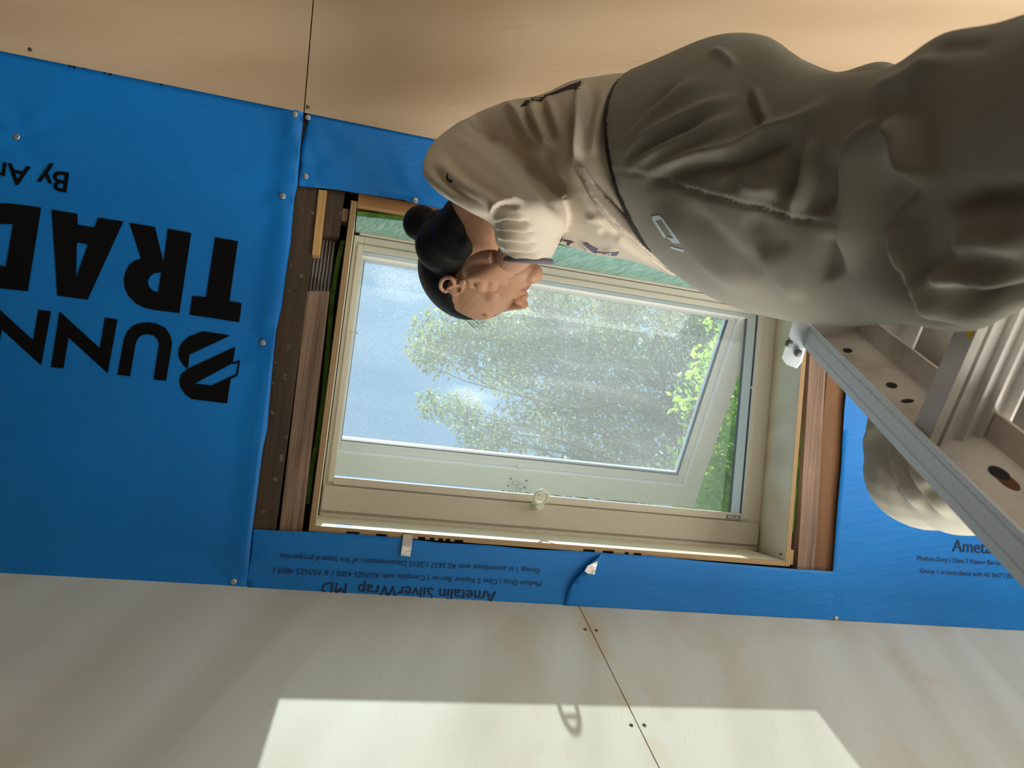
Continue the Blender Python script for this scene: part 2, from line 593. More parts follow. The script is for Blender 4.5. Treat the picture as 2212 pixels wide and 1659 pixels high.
def wrap_h(u, s):
    """how far the foil sags below the rafters (m, towards the room)"""
    h = 0.0035 * noise.noise(Vector((u * 2.2, s * 2.2, 3.1))) + 0.0014 * noise.noise(Vector((u * 9 + 2, s * 5, 8.7)))
    for k, (pu, ps) in enumerate(PINS):
        du, ds = u - pu, s - ps
        r = math.hypot(du, ds)
        if r < 0.16:
            a = math.atan2(ds, du)
            env = math.exp(-(r / 0.042) ** 1.0)
            h += 0.0085 * env * (r / (r + 0.012)) * (math.sin(a * 5 + k * 1.7) + 0.6 * math.sin(a * 9 + k)) - 0.003 * math.exp(-(r / 0.02) ** 2)
    return h * max(0.12, min(1.0, (S_WALL - s) / 0.05, (s - S_RIDGE) / 0.04))


def edge_bulge(u, s):
    e = u - (-0.165 + 0.06 * (s + .3) * 0.35)
    return 0.010 * math.exp(-(e / 0.028) ** 2) * max(0.1, min(1.0, (S_WALL - s) / 0.05)) if u < -0.1 else 0.0


def poly_sheet(name, pts, mats, n, hfun, cell, parent=None, thick=0.0012, **props):
    """outline in roof coordinates -> fine sheet that follows the foil's sag"""
    bm = bmesh.new()
    vs = [bm.verts.new((u, s, 0)) for u, s in pts]
    bm.faces.new(vs)
    us_, ss_ = [p[0] for p in pts], [p[1] for p in pts]
    for ax, lo, hi in ((0, min(us_), max(us_)), (1, min(ss_), max(ss_))):
        k = math.floor(lo / cell) + 1
        while k * cell < hi:
            co, no = [0, 0, 0], [0, 0, 0]
            co[ax], no[ax] = k * cell, 1
            bmesh.ops.bisect_plane(bm, geom=bm.verts[:] + bm.edges[:] + bm.faces[:], plane_co=co, plane_no=no, dist=1e-5)
            k += 1
    bmesh.ops.triangulate(bm, faces=[f for f in bm.faces if len(f.verts) > 4])
    for v in bm.verts:
        v.co = Vector(R(v.co.x, v.co.y, n - hfun(v.co.x, v.co.y)))
    bmesh.ops.recalc_face_normals(bm, faces=bm.faces)
    if bm.faces and sum((f.normal.dot(Vector(NW)) for f in bm.faces)) > 0:
        bmesh.ops.reverse_faces(bm, faces=bm.faces)
    if thick:
        top = bmesh.ops.solidify(bm, geom=bm.faces[:], thickness=thick)
    me = bpy.data.meshes.new(name)
    bm.to_mesh(me)
    bm.free()
    me.materials.append(mats)
    me.polygons.foreach_set('use_smooth', [True] * len(me.polygons))
    return link(me, name, parent, **props)


def print_shape(polys, n, hfun):
    """flat printed shapes, each an outline with optional holes, laid on the foil"""
    mb = MB()
    for loops in polys:
        vs = [[Vector((u, s, 0)) for u, s in lp] for lp in loops]
        tri = tessellate_polygon(vs)
        flat = [p for lp in vs for p in lp]
        bm = bmesh.new()
        bv = [bm.verts.new(p) for p in flat]
        for a in tri:
            try:
                bm.faces.new([bv[i] for i in a])
            except ValueError:
                pass
        for ax in (0, 1):                       # cut small so that the print follows the foil
            lo, hi = min(p[ax] for p in flat), max(p[ax] for p in flat)
            c_ = math.floor(lo / .016) + 1
            while c_ * .016 < hi:
                co, no = [0, 0, 0], [0, 0, 0]
                co[ax], no[ax] = c_ * .016, 1
                bmesh.ops.bisect_plane(bm, geom=bm.verts[:] + bm.edges[:] + bm.faces[:], plane_co=co, plane_no=no, dist=1e-6)
                c_ += 1
        bm.verts.index_update()
        k = len(mb.v)
        mb.v += [tuple(R(v.co.x, v.co.y, n - hfun(v.co.x, v.co.y))) for v in bm.verts]
        for f in bm.faces:
            mb.f.append([k + v.index for v in f.verts])
            mb.mi.append(0)
        bm.free()
    return mb


def uspoly(px, n=D):
    return [us(x, y, n) for x, y in px]


LEFT_EDGE = [(657, 225), (655, 260), (649, 330), (643, 402), (636, 432), (628, 527), (618, 590), (609, 663), (596.5, 716), (592, 764),
             (587, 820), (582, 875), (578.5, 925), (569, 968), (561, 1030), (554.4, 1082), (548, 1128), (541, 1190), (531, 1290), (527, 1330)]
pts = uspoly(LEFT_EDGE)
pts = [(-2.69, -0.662)] + [(pts[0][0], -0.662)] + pts[1:-1] + [(pts[-1][0], 0.3695), (-2.69, 0.3695)]


def h_left(u, s):
    return wrap_h(u, s) + edge_bulge(u, s)


LB = 'blue foil wrap sheet under the rafters, '
wrap_left = poly_sheet('foil_wrap_sheet', pts, MAT['wrap'], D, h_left, 0.016,
                       label=LB + 'the wide one with the giant black lettering', category='wrap sheet')
TOP_LO = [(645, 402), (672, 405), (700, 407), (726.6, 410), (763, 416), (815, 424), (871, 432), (907, 442), (962, 455)]
SEAM = [(667, 240), (666, 253), (652, 316), (648, 360), (645, 402)]
ptl = uspoly(TOP_LO)
pts = [(us(667, 240)[0], -0.662)] + uspoly(SEAM)[1:-1] + ptl + [(0.60, -0.483), (1.24, -0.483), (1.24, -0.662)]


def h_top(u, s):
    return wrap_h(u, s) + 0.0025


wrap_top = poly_sheet('foil_wrap_sheet', pts, MAT['wrap'], D, h_top, 0.016,
                      label='narrow blue foil wrap strip above the skylight, behind the person', category='wrap sheet')
BOT_TOP = [(546, 1142.5), (600, 1146), (660, 1147.5), (758, 1152), (855.5, 1160.4), (953, 1172), (1051, 1177), (1148.5, 1186.5), (1250, 1190), (1310, 1194)]
BOT_L = [(546, 1142.5), (543, 1190), (533, 1243), (527, 1330)]
pb = uspoly(BOT_TOP)
pts = pb + [(pb[-1][0] + .01, 0.3695), (us(527, 1330)[0], 0.3695)] + uspoly(BOT_L)[::-1][1:-1]
pts = pts[:len(pb)] + [(pb[-1][0] + .0, 0.3695), (us(529, 1330)[0], 0.3695)] + uspoly(BOT_L)[2:0:-1]


def h_bot(u, s):
    return wrap_h(u, s) + 0.0030


wrap_bot = poly_sheet('foil_wrap_sheet', pts, MAT['wrap'], D, h_bot, 0.016,
                      label='narrow blue foil wrap strip below the skylight with upside-down small print', category='wrap sheet')
FLAP = [(1299, 1193.7), (1289, 1200), (1270, 1214), (1254.4, 1231.6), (1241, 1245), (1229, 1263), (1222, 1285), (1216.5, 1307.6), (1213, 1335)]
RB = [(1797, 1233.5), (1719.6, 1228.5), (1624.7, 1220.6), (1530, 1212.6), (1403, 1200), (1299, 1193.7)]
RE = [(1850, 500), (1838, 700), (1830, 800), (1821, 882), (1815, 1000), (1806, 1100), (1799, 1200), (1797, 1233.5)]
pe = uspoly(RE)
pf = uspoly(FLAP)
pf = [p for p in pf if p[1] < 0.366] + [(uspoly(FLAP)[-1][0] + .002, 0.3695)]
pts = [(1.235, -0.662)] + pe[:-1] + uspoly(RB) + pf[1:-1] + [(pf[-1][0], 0.3695), (3.29, 0.3695), (3.29, -0.662)]


def h_right(u, s):
    fl = 0.0
    fu = [p[0] for p in pf]
    if u < 0.62 and s > 0.2:
        e = u - np.interp(s, [p[1] for p in pf], fu)
        fl = 0.013 * math.exp(-((e - .01) / 0.035) ** 2)
    return wrap_h(u, s) + 0.0055 + fl * max(0.1, min(1.0, (S_WALL - s) / 0.06))


wrap_right = poly_sheet('foil_wrap_sheet', pts, MAT['wrap'], D, h_right, 0.016,
                        label='blue foil wrap sheet right of the skylight and behind the ladder, with upright small print', category='wrap sheet')
# silver back of the foil where a corner folds over
fold = uspoly([(1256, 1230), (1263, 1218), (1284, 1207.5), (1281, 1222), (1279, 1236.5), (1266, 1236)])
mb = MB()
mb.prism([R(u, s, D - h_right(u, s) - .004) for u, s in fold], [R(u, s, D - h_right(u, s) - .0032) for u, s in fold])
mb.build('folded_corner', MAT['foil'], wrap_right, label='silver underside of the foil')


def pin(parent, u, s, hf, rad=0.0062):
    p = R(u, s, D - max(hf(u + a_, s + b_) for a_, b_ in ((0, 0), (.006, 0), (-.006, 0), (0, .006), (0, -.006))) - 0.0008)
    mb = MB()
    mb.tube([p + NW * .012, p - NW * 0.0005], [0.0016, 0.0016], 8)
    mb.tube([p + NW * .001, p - NW * 0.0006, p - NW * 0.0016, p - NW * 0.0021], [rad, rad, rad * .82, rad * .3], 14)
    return mb.build('clout_nail', MAT['steel'], parent, smooth=False)


for key, sh, hf in (('left', wrap_left, h_left), ('top', wrap_top, h_top), ('right', wrap_right, h_right)):
    for p in PINS_PX[key]:
        pin(sh, *us(*p), hf)


def Z2(pts):                                # readings taken from an enlarged view of the lettering
    return [(x / 3.16, 400 + y / 3.16) for x, y in pts]


big = []
big.append([Z2([(1470, 357), (1625, 385), (1567, 793), (1650, 806), (1634, 936), (1296, 885), (1314, 757), (1407, 765)])])
big.append([Z2([(1148, 300), (1307, 328), (1226, 874), (1050, 852), (985, 837), (930, 808), (880, 757), (855, 705), (848, 645), (860, 590), (885, 545),
                (920, 518), (965, 503), (886, 258), (1060, 288), (1118, 525)]),
            Z2([(1103, 597), (1080, 733), (1045, 720), (1020, 695), (1010, 660), (1025, 625), (1055, 602)])])
big.append([Z2([(355, 168), (530, 197), (533, 272), (645, 290), (672, 222), (843, 250), (600, 782), (393, 754)]),
            Z2([(527, 392), (603, 404), (520, 632)])])
big.append([Z2([(283, 154), (192, 725), (-10, 702), (-100, 680), (-190, 620), (-250, 520), (-265, 390), (-230, 260), (-150, 160), (-60, 128), (60, 125)]),
            Z2([(90, 265), (42, 557), (0, 548), (-60, 520), (-98, 450), (-105, 380), (-80, 310), (-30, 275), (20, 264)])])
N1_ = [(408, 862), (683, 1113), (718, 905), (804, 917), (737, 1284), (470, 1040), (435, 1250), (350, 1242)]
big.append([Z2(N1_)])
big.append([Z2([(x - 454, y - 54) for x, y in N1_])])
big.append([Z2([(804, 1295), (848, 1050), (870, 1000), (910, 960), (960, 942), (1010, 938), (1070, 945), (1130, 975), (1165, 1025), (1177, 1085), (1135, 1336),
                (1050, 1326), (1088, 1085), (1075, 1050), (1045, 1025), (1005, 1017), (965, 1025), (940, 1050), (928, 1080), (890, 1305)])])
big.append([Z2([(1385, 999), (1573, 1027), (1295, 1157), (1283, 1258), (1250, 1225), (1228, 1190), (1219, 1150), (1225, 1110), (1245, 1075), (1290, 1035)])])
big.append([Z2([(1607, 1104), (1590, 1214), (1330, 1355), (1447, 1368), (1580, 1305), (1551, 1490), (1310, 1460), (1265, 1425), (1235, 1380), (1226, 1330),
                (1240, 1290), (1283, 1256), (1310, 1242)])])
big.append([Z2([(1590, 1211), (1641, 1195), (1624, 1302), (1576, 1322), (1578, 1308), (1613, 1291), (1627, 1212), (1588, 1225)])])
big = [[uspoly(lp) for lp in g_] for g_ in big]
print_shape(big, D - 0.0020, h_left).build('black_lettering', MAT['ink'], wrap_left, label='giant upside-down black lettering')
tips = [[uspoly(p)] for p in ([(147, 140), (155, 141), (152, 147)], [(158, 142), (164, 143), (163, 148), (158, 147)], [(176, 145), (189, 147.5), (186, 150), (179, 149)],
                              [(224, 157), (229, 157), (228, 160), (224, 160)], [(236, 158), (243, 160), (241, 164), (236, 163)], [(344, 179), (354, 181), (350, 185), (346, 184)])]
print_shape(tips, D - 0.0016, h_left).build('cut_off_print', MAT['ink'], wrap_left)


def text_on(parent, body, start, end, n, hf, material, name, flip, squeeze=None, bold=0.0):
    """one line of print between two points of the photograph's foil; flip turns it upside down"""
    a, b = np.array(us(*start)), np.array(us(*end))
    cu = bpy.data.curves.new(name, 'FONT')
    cu.body = body
    cu.size = 1.0
    cu.offset = bold
    cu.resolution_u = 3
    o = bpy.data.objects.new(name, cu)
    COL.objects.link(o)
    dg = bpy.context.evaluated_depsgraph_get()
    dg.update()
    me = bpy.data.meshes.new_from_object(o.evaluated_get(dg))
    bpy.data.objects.remove(o)
    bpy.data.curves.remove(cu)
    xs = [v.co.x for v in me.vertices]
    x0, x1 = min(xs), max(xs)
    L = np.linalg.norm(b - a)
    kx = L / (x1 - x0)
    ky = squeeze if squeeze else kx
    e = (b - a) / L
    up = np.array([e[1], -e[0]])
    for v in me.vertices:
        q = a + e * (v.co.x - x0) * kx + up * v.co.y * ky
        v.co = Vector(R(q[0], q[1], n - hf(q[0], q[1])))
    me.materials.clear()
    me.materials.append(material)
    return link(me, name, parent)


T1, T2, T3 = ('Ametalin SilverWrap  MD', 'Medium Duty | Class 2 Vapour Barrier | Complies with AS/NZS 4200.1 & AS/NZS 4859.1',
              'Group 1 in accordance with AS 5637.1:2015 Determination of fire hazard properties')
text_on(wrap_left, 'By Ametalin', (150, 374.5), (-192, 320), D - .0018, h_left, MAT['ink'], 'small_black_lettering', True, bold=0.012)
nb = D - .0018
text_on(wrap_bot, T1, (1072, 1276.5), (697, 1256), nb, h_bot, MAT['ink_blue'], 'upside_down_print', True)
text_on(wrap_bot, T2, (1169, 1255.7), (592, 1225), nb, h_bot, MAT['ink_blue'], 'upside_down_print', True)
text_on(wrap_bot, T3, (1165, 1227), (605, 1195.2), nb, h_bot, MAT['ink_blue'], 'upside_down_print', True)
text_on(wrap_right, T1, (2053, 1190.5), (2367, 1208), nb, h_right, MAT['ink_blue'], 'upright_print', False)
text_on(wrap_right, T2, (1978, 1209.5), (2382, 1233), nb, h_right, MAT['ink_blue'], 'upright_print', False)
text_on(wrap_right, T3, (1984, 1236.5), (2370, 1259), nb, h_right, MAT['ink_blue'], 'upright_print', False)

# ---------------------------------------------------------------- timbers bared by the opening
K = D + 0.004


def beam(name, u0, u1, s0, s1, n0, n1, material, label, cat='timber', ends=None):
    mb = MB().rbox(u0, u1, s0, s1, n0, n1)
    return mb.build(name, material, bevel=0.0018, label=label, category=cat)


def beam_px(name, l0, r0, r1, l1, n0, n1, material, label, cat='timber'):
    """four corners seen in the opening (top left, top right, bottom right, bottom left)"""
    q = uspoly([l0, r0, r1, l1], n0)
    mb = MB().quadbox([R(u, s, n0) for u, s in q] + [R(u, s, n1) for u, s in q])
    return mb.build(name, material, bevel=0.0018, label=label, category=cat)


beam('rafter', -0.190, -0.1035, -0.66, 0.345, K, K + .12, MAT['dark_timber'], 'dark old rafter with a knot, along the left edge of the skylight opening', 'rafter')
beam_px('sawn_timber', (663, 628), (712, 628), (651, 1160), (601, 1160), K + .002, K + .09, MAT['groove_timber'],
        'brown deeply grained timber between the dark rafter and the green membrane on the left')
beam_px('timber_batten', (688, 409), (706.5, 411), (690.5, 551), (673.5, 550), K - .006, K + .03, MAT['batten'],
        'short yellow timber batten at the top left corner of the opening', 'batten')
beam('timber_block', -0.1005, -0.053, -0.66, -0.392, K + .004, K + .085, MAT['dark_timber'], 'dark red-brown timber block right of the yellow batten', 'timber block')
mb = MB().prism([R(*us(*p, K + .085), K + .085) for p in ((702, 470), (734, 471), (733, 486), (700, 484))],
                [R(*us(*p, K + .086), K + .086) for p in ((702, 470), (734, 471), (733, 486), (700, 484))])
beam('timber_backing', -0.102, -0.035, -0.62, 0.28, K + .094, K + .125, MAT['dark_timber'], 'dark timber behind the silver foil strip')
beam_px('packer', (740, 449), (754, 452), (750, 479), (736, 477), K + .012, K + .05, MAT['ply_edge_u'], 'tiny plywood packer at the upper left corner of the lining', 'packer')
q = uspoly([(699, 494), (727, 500), (713, 640), (664, 640), (671, 555)], K + .06)
mb = MB().prism([R(u, s, K + .05) for u, s in q], [R(u, s, K + .052) for u, s in q])
mb.build('foil_strip', MAT['ribbed_foil'], label='ribbed silver foil strip below the yellow batten', category='foil')
# header across the top and trimmer across the bottom
beam('header_timber', -0.050, 1.135, -0.66, -0.500, K, K + .10, MAT['dark_timber'], 'dark brown header timber across the top of the skylight opening')
mb = MB()
mb.quadbox([R(-0.023, -0.4995, K + .012), R(1.12, -0.4995, K + .012), R(1.12, -0.486, K + .012), R(-0.023, -0.474, K + .012),
            R(-0.023, -0.4995, K + .10), R(1.12, -0.4995, K + .10), R(1.12, -0.490, K + .10), R(-0.023, -0.480, K + .10)])
mb.build('orange_packing', MAT['orange_timber'], label='orange timber packing strip along the header above the skylight', category='timber')
beam('trimmer_timber', -0.10, 1.26, 0.2585, 0.345, K + .004, K + .12, MAT['dark_timber'], 'dark trimmer timber below the skylight lining')
beam_px('sawn_timber', (1753, 700), (1790, 700), (1760, 1240), (1722, 1240), K + .002, K + .09, MAT['groove_timber'],
        'brown grained timber right of the green membrane, on the right of the skylight')
beam('rafter', 1.197, 1.262, -0.66, 0.345, K + .004, K + .12, MAT['rust_timber'], 'smooth red-brown rafter beside the right blue foil sheet', 'rafter')

# ---------------------------------------------------------------- membranes tucked round the frame
def ribbon(name, outer, inner, n0, n1, material, label, cat='membrane', lip=0.0):
    """strip standing between an edge near the room and an edge near the roof deck"""
    mb = MB()
    n = len(outer)
    a = [R(u, s, n0) for u, s in outer]
    c = [R(u + lip, s, n0 + .004) for u, s in outer]
    b = [R(u + lip, s, n1) for u, s in inner]
    rows = [a, c, b] if lip else [a, b]
    for r in rows:
        mb.v += [tuple(p) for p in r]
    for j in range(len(rows) - 1):
        for i in range(n - 1):
            mb.f.append([j * n + i, j * n + i + 1, j * n + n + i + 1, j * n + n + i])
            mb.mi.append(0)
    o = mb.build(name, material, smooth=False, label=label, category=cat)
    md = o.modifiers.new('thickness', 'SOLIDIFY')
    md.thickness = 0.003
    return o


gl_ = uspoly([(745, 520), (735, 560), (722, 640), (712, 760), (703, 860), (690, 950), (676, 1020), (668, 1090)], D + .035)
gl2 = [(u + 0.008, s) for u, s in gl_]
ribbon('green_membrane', gl_, gl2, D + .035, D + .13, MAT['green'], 'green membrane edge between brown timber and lining, left of the skylight', lip=-.009)
gr_ = uspoly([(1748, 640), (1741, 800), (1735, 880), (1725, 990), (1719, 1050), (1716, 1080), (1709, 1150)], D + .02)
gr_ = [(u + 0.003, s) for u, s in gr_]
gr2 = [(u + 0.026, s) for u, s in gr_]
ribbon('green_membrane', gr_, gr2, D + .02, D + .13, MAT['green'], 'green membrane edge behind the right side of the lining', lip=.008)
gt = [(-0.022, -0.464), (0.10, -0.472), (0.25, -0.476), (0.45, -0.478), (0.8, -0.478), (1.10, -0.478)]
ribbon('green_membrane', [(u, s - .008) for u, s in gt], gt, D + .055, D + .062, MAT['green'], 'green membrane edge above the skylight frame, under the header')
mb = MB()
ribbon('teal_membrane', gt, [(u, -0.455) for u, s in gt], D + .062, D + .166, MAT['teal'], 'pale teal membrane between the header and the skylight frame')

# ---------------------------------------------------------------- plywood lining of the shaft (three boards)
LN0, LN1 = D - .001, D + .1695


def board(name, pts8, edge_mat, label):
    return MB().quadbox(pts8).build(name, [MAT['ply_lining']], label=label, category='lining board')


def lining(label, u0, u1, s0, s1, edge_key, splay):
    root = MB().quadbox([R(u, s, LN0 + .0006) for u, s in ((u0, s0), (u1, s0), (u1, s1), (u0, s1))] + [R(u + splay, s, LN1) for u, s in ((u0, s0), (u1, s0), (u1, s1), (u0, s1))]).build('lining_board', MAT['ply_lining'], label=label, category='lining board')
    MB().rbox(u0, u1, s0, s1, LN0, LN0 + .0006).build('board_edge', MAT[edge_key], root)
    return root


lining('plywood lining board on the left of the skylight shaft, seen edge-on', -0.037, -0.0245, -0.476, 0.2455, 'ply_edge_u', 0)
lin_r = lining('cream plywood lining board on the right of the skylight shaft', 1.1135, 1.126, -0.43, 0.2455, 'ply_edge_u', 0.031)
lin_b = lining('sunlit plywood lining board along the bottom of the skylight shaft', -0.0240, 1.113, 0.2335, 0.2455, 'ply_edge_s', 0)
screw(lin_r, R(1.1134, 0.220, D + .022), -XW, 0.003)
q = uspoly([(714, 1125), (741, 1128), (739, 1137), (712, 1133.5)], D)
mb = MB()
pa = [R(u_, 0.2334, n_) for u_, n_ in ((0.018, D + .050), (0.052, D + .050), (0.054, D + .012), (0.020, D + .012))]
pb_ = [p - SW * .0004 for p in pa]
mb.prism(pa, pb_)
mb.build('tape_piece', MAT['tape'], label='small piece of blue tape on the lower lining board', category='tape')
# dark stamped lettering wrapped over the lower board's edge
mb = MB()
for a, b in ((748, 776), (812, 835), (868, 884), (903, 918), (928, 938), (947, 957), (962, 972), (981, 1000), (1259, 1284), (1301, 1324), (1348, 1357), (1368, 1384)):
    ua, ub = us(a, 1152 + (a - 748) * .084, D)[0], us(b, 1152 + (b - 748) * .084, D)[0]
    mb.rbox(ua, ub, 0.2405, 0.2459, LN0 - .0004, LN0 + .004)
mb.build('stamped_lettering', MAT['ink'], lin_b)
beam('packer', 1.1275, 1.142, 0.205, 0.243, D + .008, D + .05, MAT['ply_edge_u'], 'stack of plywood packer offcuts at the lower right corner of the lining', 'packer')
# strap and screw tip
st = [us(882, 1156, D - .012), us(879, 1180, D - .012), us(876, 1202, D - .012)]
mb = MB()
for (ua, sa), (ub, sb), na, nb_ in ((st[0], st[1], D - .004, D - .013), (st[1], st[2], D - .013, D - .009)):
    w = 0.0105
    mb.quadbox([R(ua - w, sa, na), R(ua + w, sa, na), R(ub + w, sb, nb_), R(ub - w, sb, nb_)] +
               [R(ua - w, sa, na + .0012), R(ua + w, sa, na + .0012), R(ub + w, sb, nb_ + .0012), R(ub - w, sb, nb_ + .0012)])
mb.build('foil_strap', MAT['foil'], label='crumpled silver foil strap hanging over the lower strip of wrap', category='strap')
p = R(*us(1715, 1143, D + .03), D + .03)
MB().tube([p + XW * .006, p - XW * .003 - SW * .002, p - SW * .007 + XW * .002], [.003, .0035, .0015], 8).build(
    'screw_tip', MAT['steel'], label='bright screw end beside the right green membrane', category='screw')

# ---------------------------------------------------------------- roof window
win = thing('roof_window', 'cream roof window with its sash tilted open outwards, insect screen fitted', 'window', R(0.545, -0.1, 1.72))
win['kind'] = 'thing'
n0 = 1.750
KF = 1.0294
R_flat = R


def R(u, s, n=D):                          # the frame's own measure, a little larger than the shaft's
    return R_flat(u * KF, s * KF, n)


CR, WH = MAT['cream_paint'], MAT['white_paint']
mb = MB()
U0, U1, T0, T1_ = -0.022, 1.1125, -0.432, 0.2325
I0, I1, J0, J1 = 0.0015, 1.056, -0.398, 0.136
mb.rbox(U0, I0, T0, T1_, n0, n0 + .055).rbox(I1, U1, T0, T1_, n0, n0 + .055)
mb.rbox(I0, I1, T0, J0, n0, n0 + .055).rbox(I0, I1, J1 + .018, T1_, n0 + .0, n0 + .055)
fr = mb.build('window_frame', CR, win, bevel=0.0015)
mb = MB()
for a, b, c, d in ((I0 - .013, I0, J0 - .013, J1 + .013), (I1, I1 + .013, J0 - .013, J1 + .013), (I0, I1, J0 - .013, J0), (I0, I1, J1, J1 + .018)):
    mb.rbox(a, b, c, d, n0 - .006, n0 + .012)
sf = mb.build('screen_frame', CR, win, bevel=0.0015)
MB().rbox(I0 - .012, I1 + .012, J0 - .012, J1 + .012, n0 + .003, n0 + .0034).build('insect_screen', MAT['screen'], win)
for px, py in ((769, 719), (1626, 837)):
    u, s = us(px, py, n0 - .008)
    k = 1 if px < 1000 else -1
    p = R_flat(u, s, n0 - .007)
    MB().tube([p - XW * k * .012, p + XW * k * .003, p + XW * k * .004], [.0022, .0022, .004], 8).build('screen_pin', CR, win)
mb = MB()
e = 0.012
q0 = [(-0.019, 0.157), (1.098, 0.157), (1.106, 0.171), (1.106, 0.214), (-0.019, 0.214)]
mb.prism([R(u, s, n0 - .010) for u, s in q0], [R(u, s, n0 + .002) for u, s in q0])
cov = mb.build('control_cover', CR, win, bevel=0.002)
mb = MB().rbox(-0.019, 1.104, 0.2195, 0.229, n0 - .006, n0 + .004)
mb.build('lower_trim', CR, win, bevel=0.0015)
mb = MB().rbox(-0.012, 1.10, -0.470, -0.446, n0 + .004, n0 + .03).rbox(-0.012, 1.10, -0.450, -0.434, n0 - .002, n0 + .02)
mb.build('top_cover', CR, win, bevel=0.004)
mb = MB().rbox(-0.021, -0.002, -0.470, -0.440, n0 + .001, n0 + .03)
mb.build('corner_bracket', CR, win, bevel=0.001)
mb = MB().rbox(-0.02, 1.112, -0.479, -0.471, n0 + .010, n0 + .03)
mb.build('head_seal', MAT['dark_seal'], win)
MB().rbox(I1 + .002, I1 + .010, J0, J1 + .012, n0 + .055, n0 + .072).build('side_seal', MAT['dark_seal'], win)
MB().rbox(I0 - .010, I0 - .002, J0, J1 + .012, n0 + .055, n0 + .072).build('side_seal', MAT['dark_seal'], win)
mb = MB().rbox(0.99 + .018, 1.050, J1 + .0055, J1 + .0165, n0 - .0066, n0 - .0060)
pl = mb.build('maker_plate', MAT['grey_plate'], win)


def text_plate(parent, body, u, s, h, n, material, name, width):
    cu = bpy.data.curves.new(name, 'FONT')
    cu.body = body
    cu.offset = 0.02
    o = bpy.data.objects.new(name, cu)
    COL.objects.link(o)
    dg = bpy.context.evaluated_depsgraph_get()
    dg.update()
    me = bpy.data.meshes.new_from_object(o.evaluated_get(dg))
    bpy.data.objects.remove(o)
    bpy.data.curves.remove(cu)
    xs = [v.co.x for v in me.vertices]
    ys = [v.co.y for v in me.vertices]
    for v in me.vertices:
        v.co = Vector(R(u + (v.co.x - min(xs)) / (max(xs) - min(xs)) * width, s - (v.co.y - min(ys)) / (max(ys) - min(ys)) * h, n))
    me.materials.clear()
    me.materials.append(material)
    return link(me, name, parent)


text_plate(pl, 'VELUX', 1.0115, J1 + .0150, 0.0075, n0 - .0068, MAT['light_print'], 'plate_lettering', 0.035)
# winder eye: stub with a ring, hanging from the control bar
uh, sh_ = us(1158, 1093, n0 - .02)
a0 = R_flat(uh, sh_, n0 - .004)
a1 = R_flat(uh + .004, sh_ - .004, n0 - .040)
mb = MB().tube([a0, a1], [.0115, .0105], 16)
hk = mb.build('winder_stub', MAT['plastic'], win, smooth=False)
ctr = R_flat(*us(1169, 1074, n0 - .052), n0 - .052)
ring, n_ = MB(), 20
ax1 = XW
ax2 = -0.90 * SW - 0.436 * NW
pts_ = [ctr + .0165 * math.cos(2 * math.pi * i / n_) * ax1 + .0185 * math.sin(2 * math.pi * i / n_) * ax2 for i in range(n_ + 1)]
ring.tube(pts_, .0042, 10)
ring.tube([ctr - .014 * ax1 + .006 * ax2, ctr + .014 * ax1 + .006 * ax2], .003, 8)
ring.build('winder_eye', MAT['plastic'], hk, smooth=True)
# open sash, hinged along the top
R = R_flat
SH, NH = -0.424, 1.818
AO = math.radians(25.6)
sd_ = math.cos(AO) * SW + math.sin(AO) * NW         # down the sash
nd_ = -math.sin(AO) * SW + math.cos(AO) * NW        # out of the sash
H0 = C0 + SH * SW + NH * NW


def sbox(mb, u0, u1, t0, t1, m0, m1):
    f = lambda u, t_, m_: H0 + u * XW + t_ * sd_ + m_ * nd_
    return mb.quadbox([f(u0, t0, m0), f(u1, t0, m0), f(u1, t1, m0), f(u0, t1, m0), f(u0, t0, m1), f(u1, t0, m1), f(u1, t1, m1), f(u0, t1, m1)])


mb = MB()
SU0, SU1, SL = -0.060, 1.132, 0.651
GU0, GU1, GT0, GT1 = 0.008, 1.052, 0.031, 0.550       # the pane's visible edges
for u0, u1, t0, t1 in ((SU0, GU0 - .022, 0, SL), (GU1 + .022, SU1, 0, SL), (GU0 - .022, GU1 + .022, 0, GT0 - .01), (GU0 - .022, GU1 + .022, GT1 + .026, SL)):
    sbox(mb, u0, u1, t0, t1, 0, .05)
for u0, u1, t0, t1 in ((GU0 - .022, GU0, GT0 - .01, GT1 + .026), (GU1, GU1 + .022, GT0 - .01, GT1 + .026), (GU0, GU1, GT1, GT1 + .026), (GU0, GU1, GT0 - .01, GT0)):
    sbox(mb, u0, u1, t0, t1, .016, .05)
mb.build('sash', WH, win, bevel=0.003)
mb = MB()
for u0, u1, t0, t1 in ((SU0 - .004, SU0, 0, SL), (SU1, SU1 + .004, 0, SL), (SU0, SU1, SL, SL + .004)):
    sbox(mb, u0, u1, t0, t1, .008, .05)
for u0, u1, t0, t1 in ((GU0 - .002, GU0 + .002, GT0, GT1), (GU1 - .002, GU1 + .002, GT0, GT1), (GU0, GU1, GT1 - .004, GT1)):
    sbox(mb, u0, u1, t0, t1, .018, .03)
mb.build('sash_seal', MAT['dark_seal'], win)
mb = MB()
sbox(mb, GU0 - .01, GU1 + .01, GT0 - .005, GT1 + .01, .026, .032)
mb.build('glass_pane', MAT['glass'], win)


def sash_px(px, py):
    r = ray(px, py)
    k = (H0 - C0) @ nd_ / (r @ nd_)
    return C0 + r * k


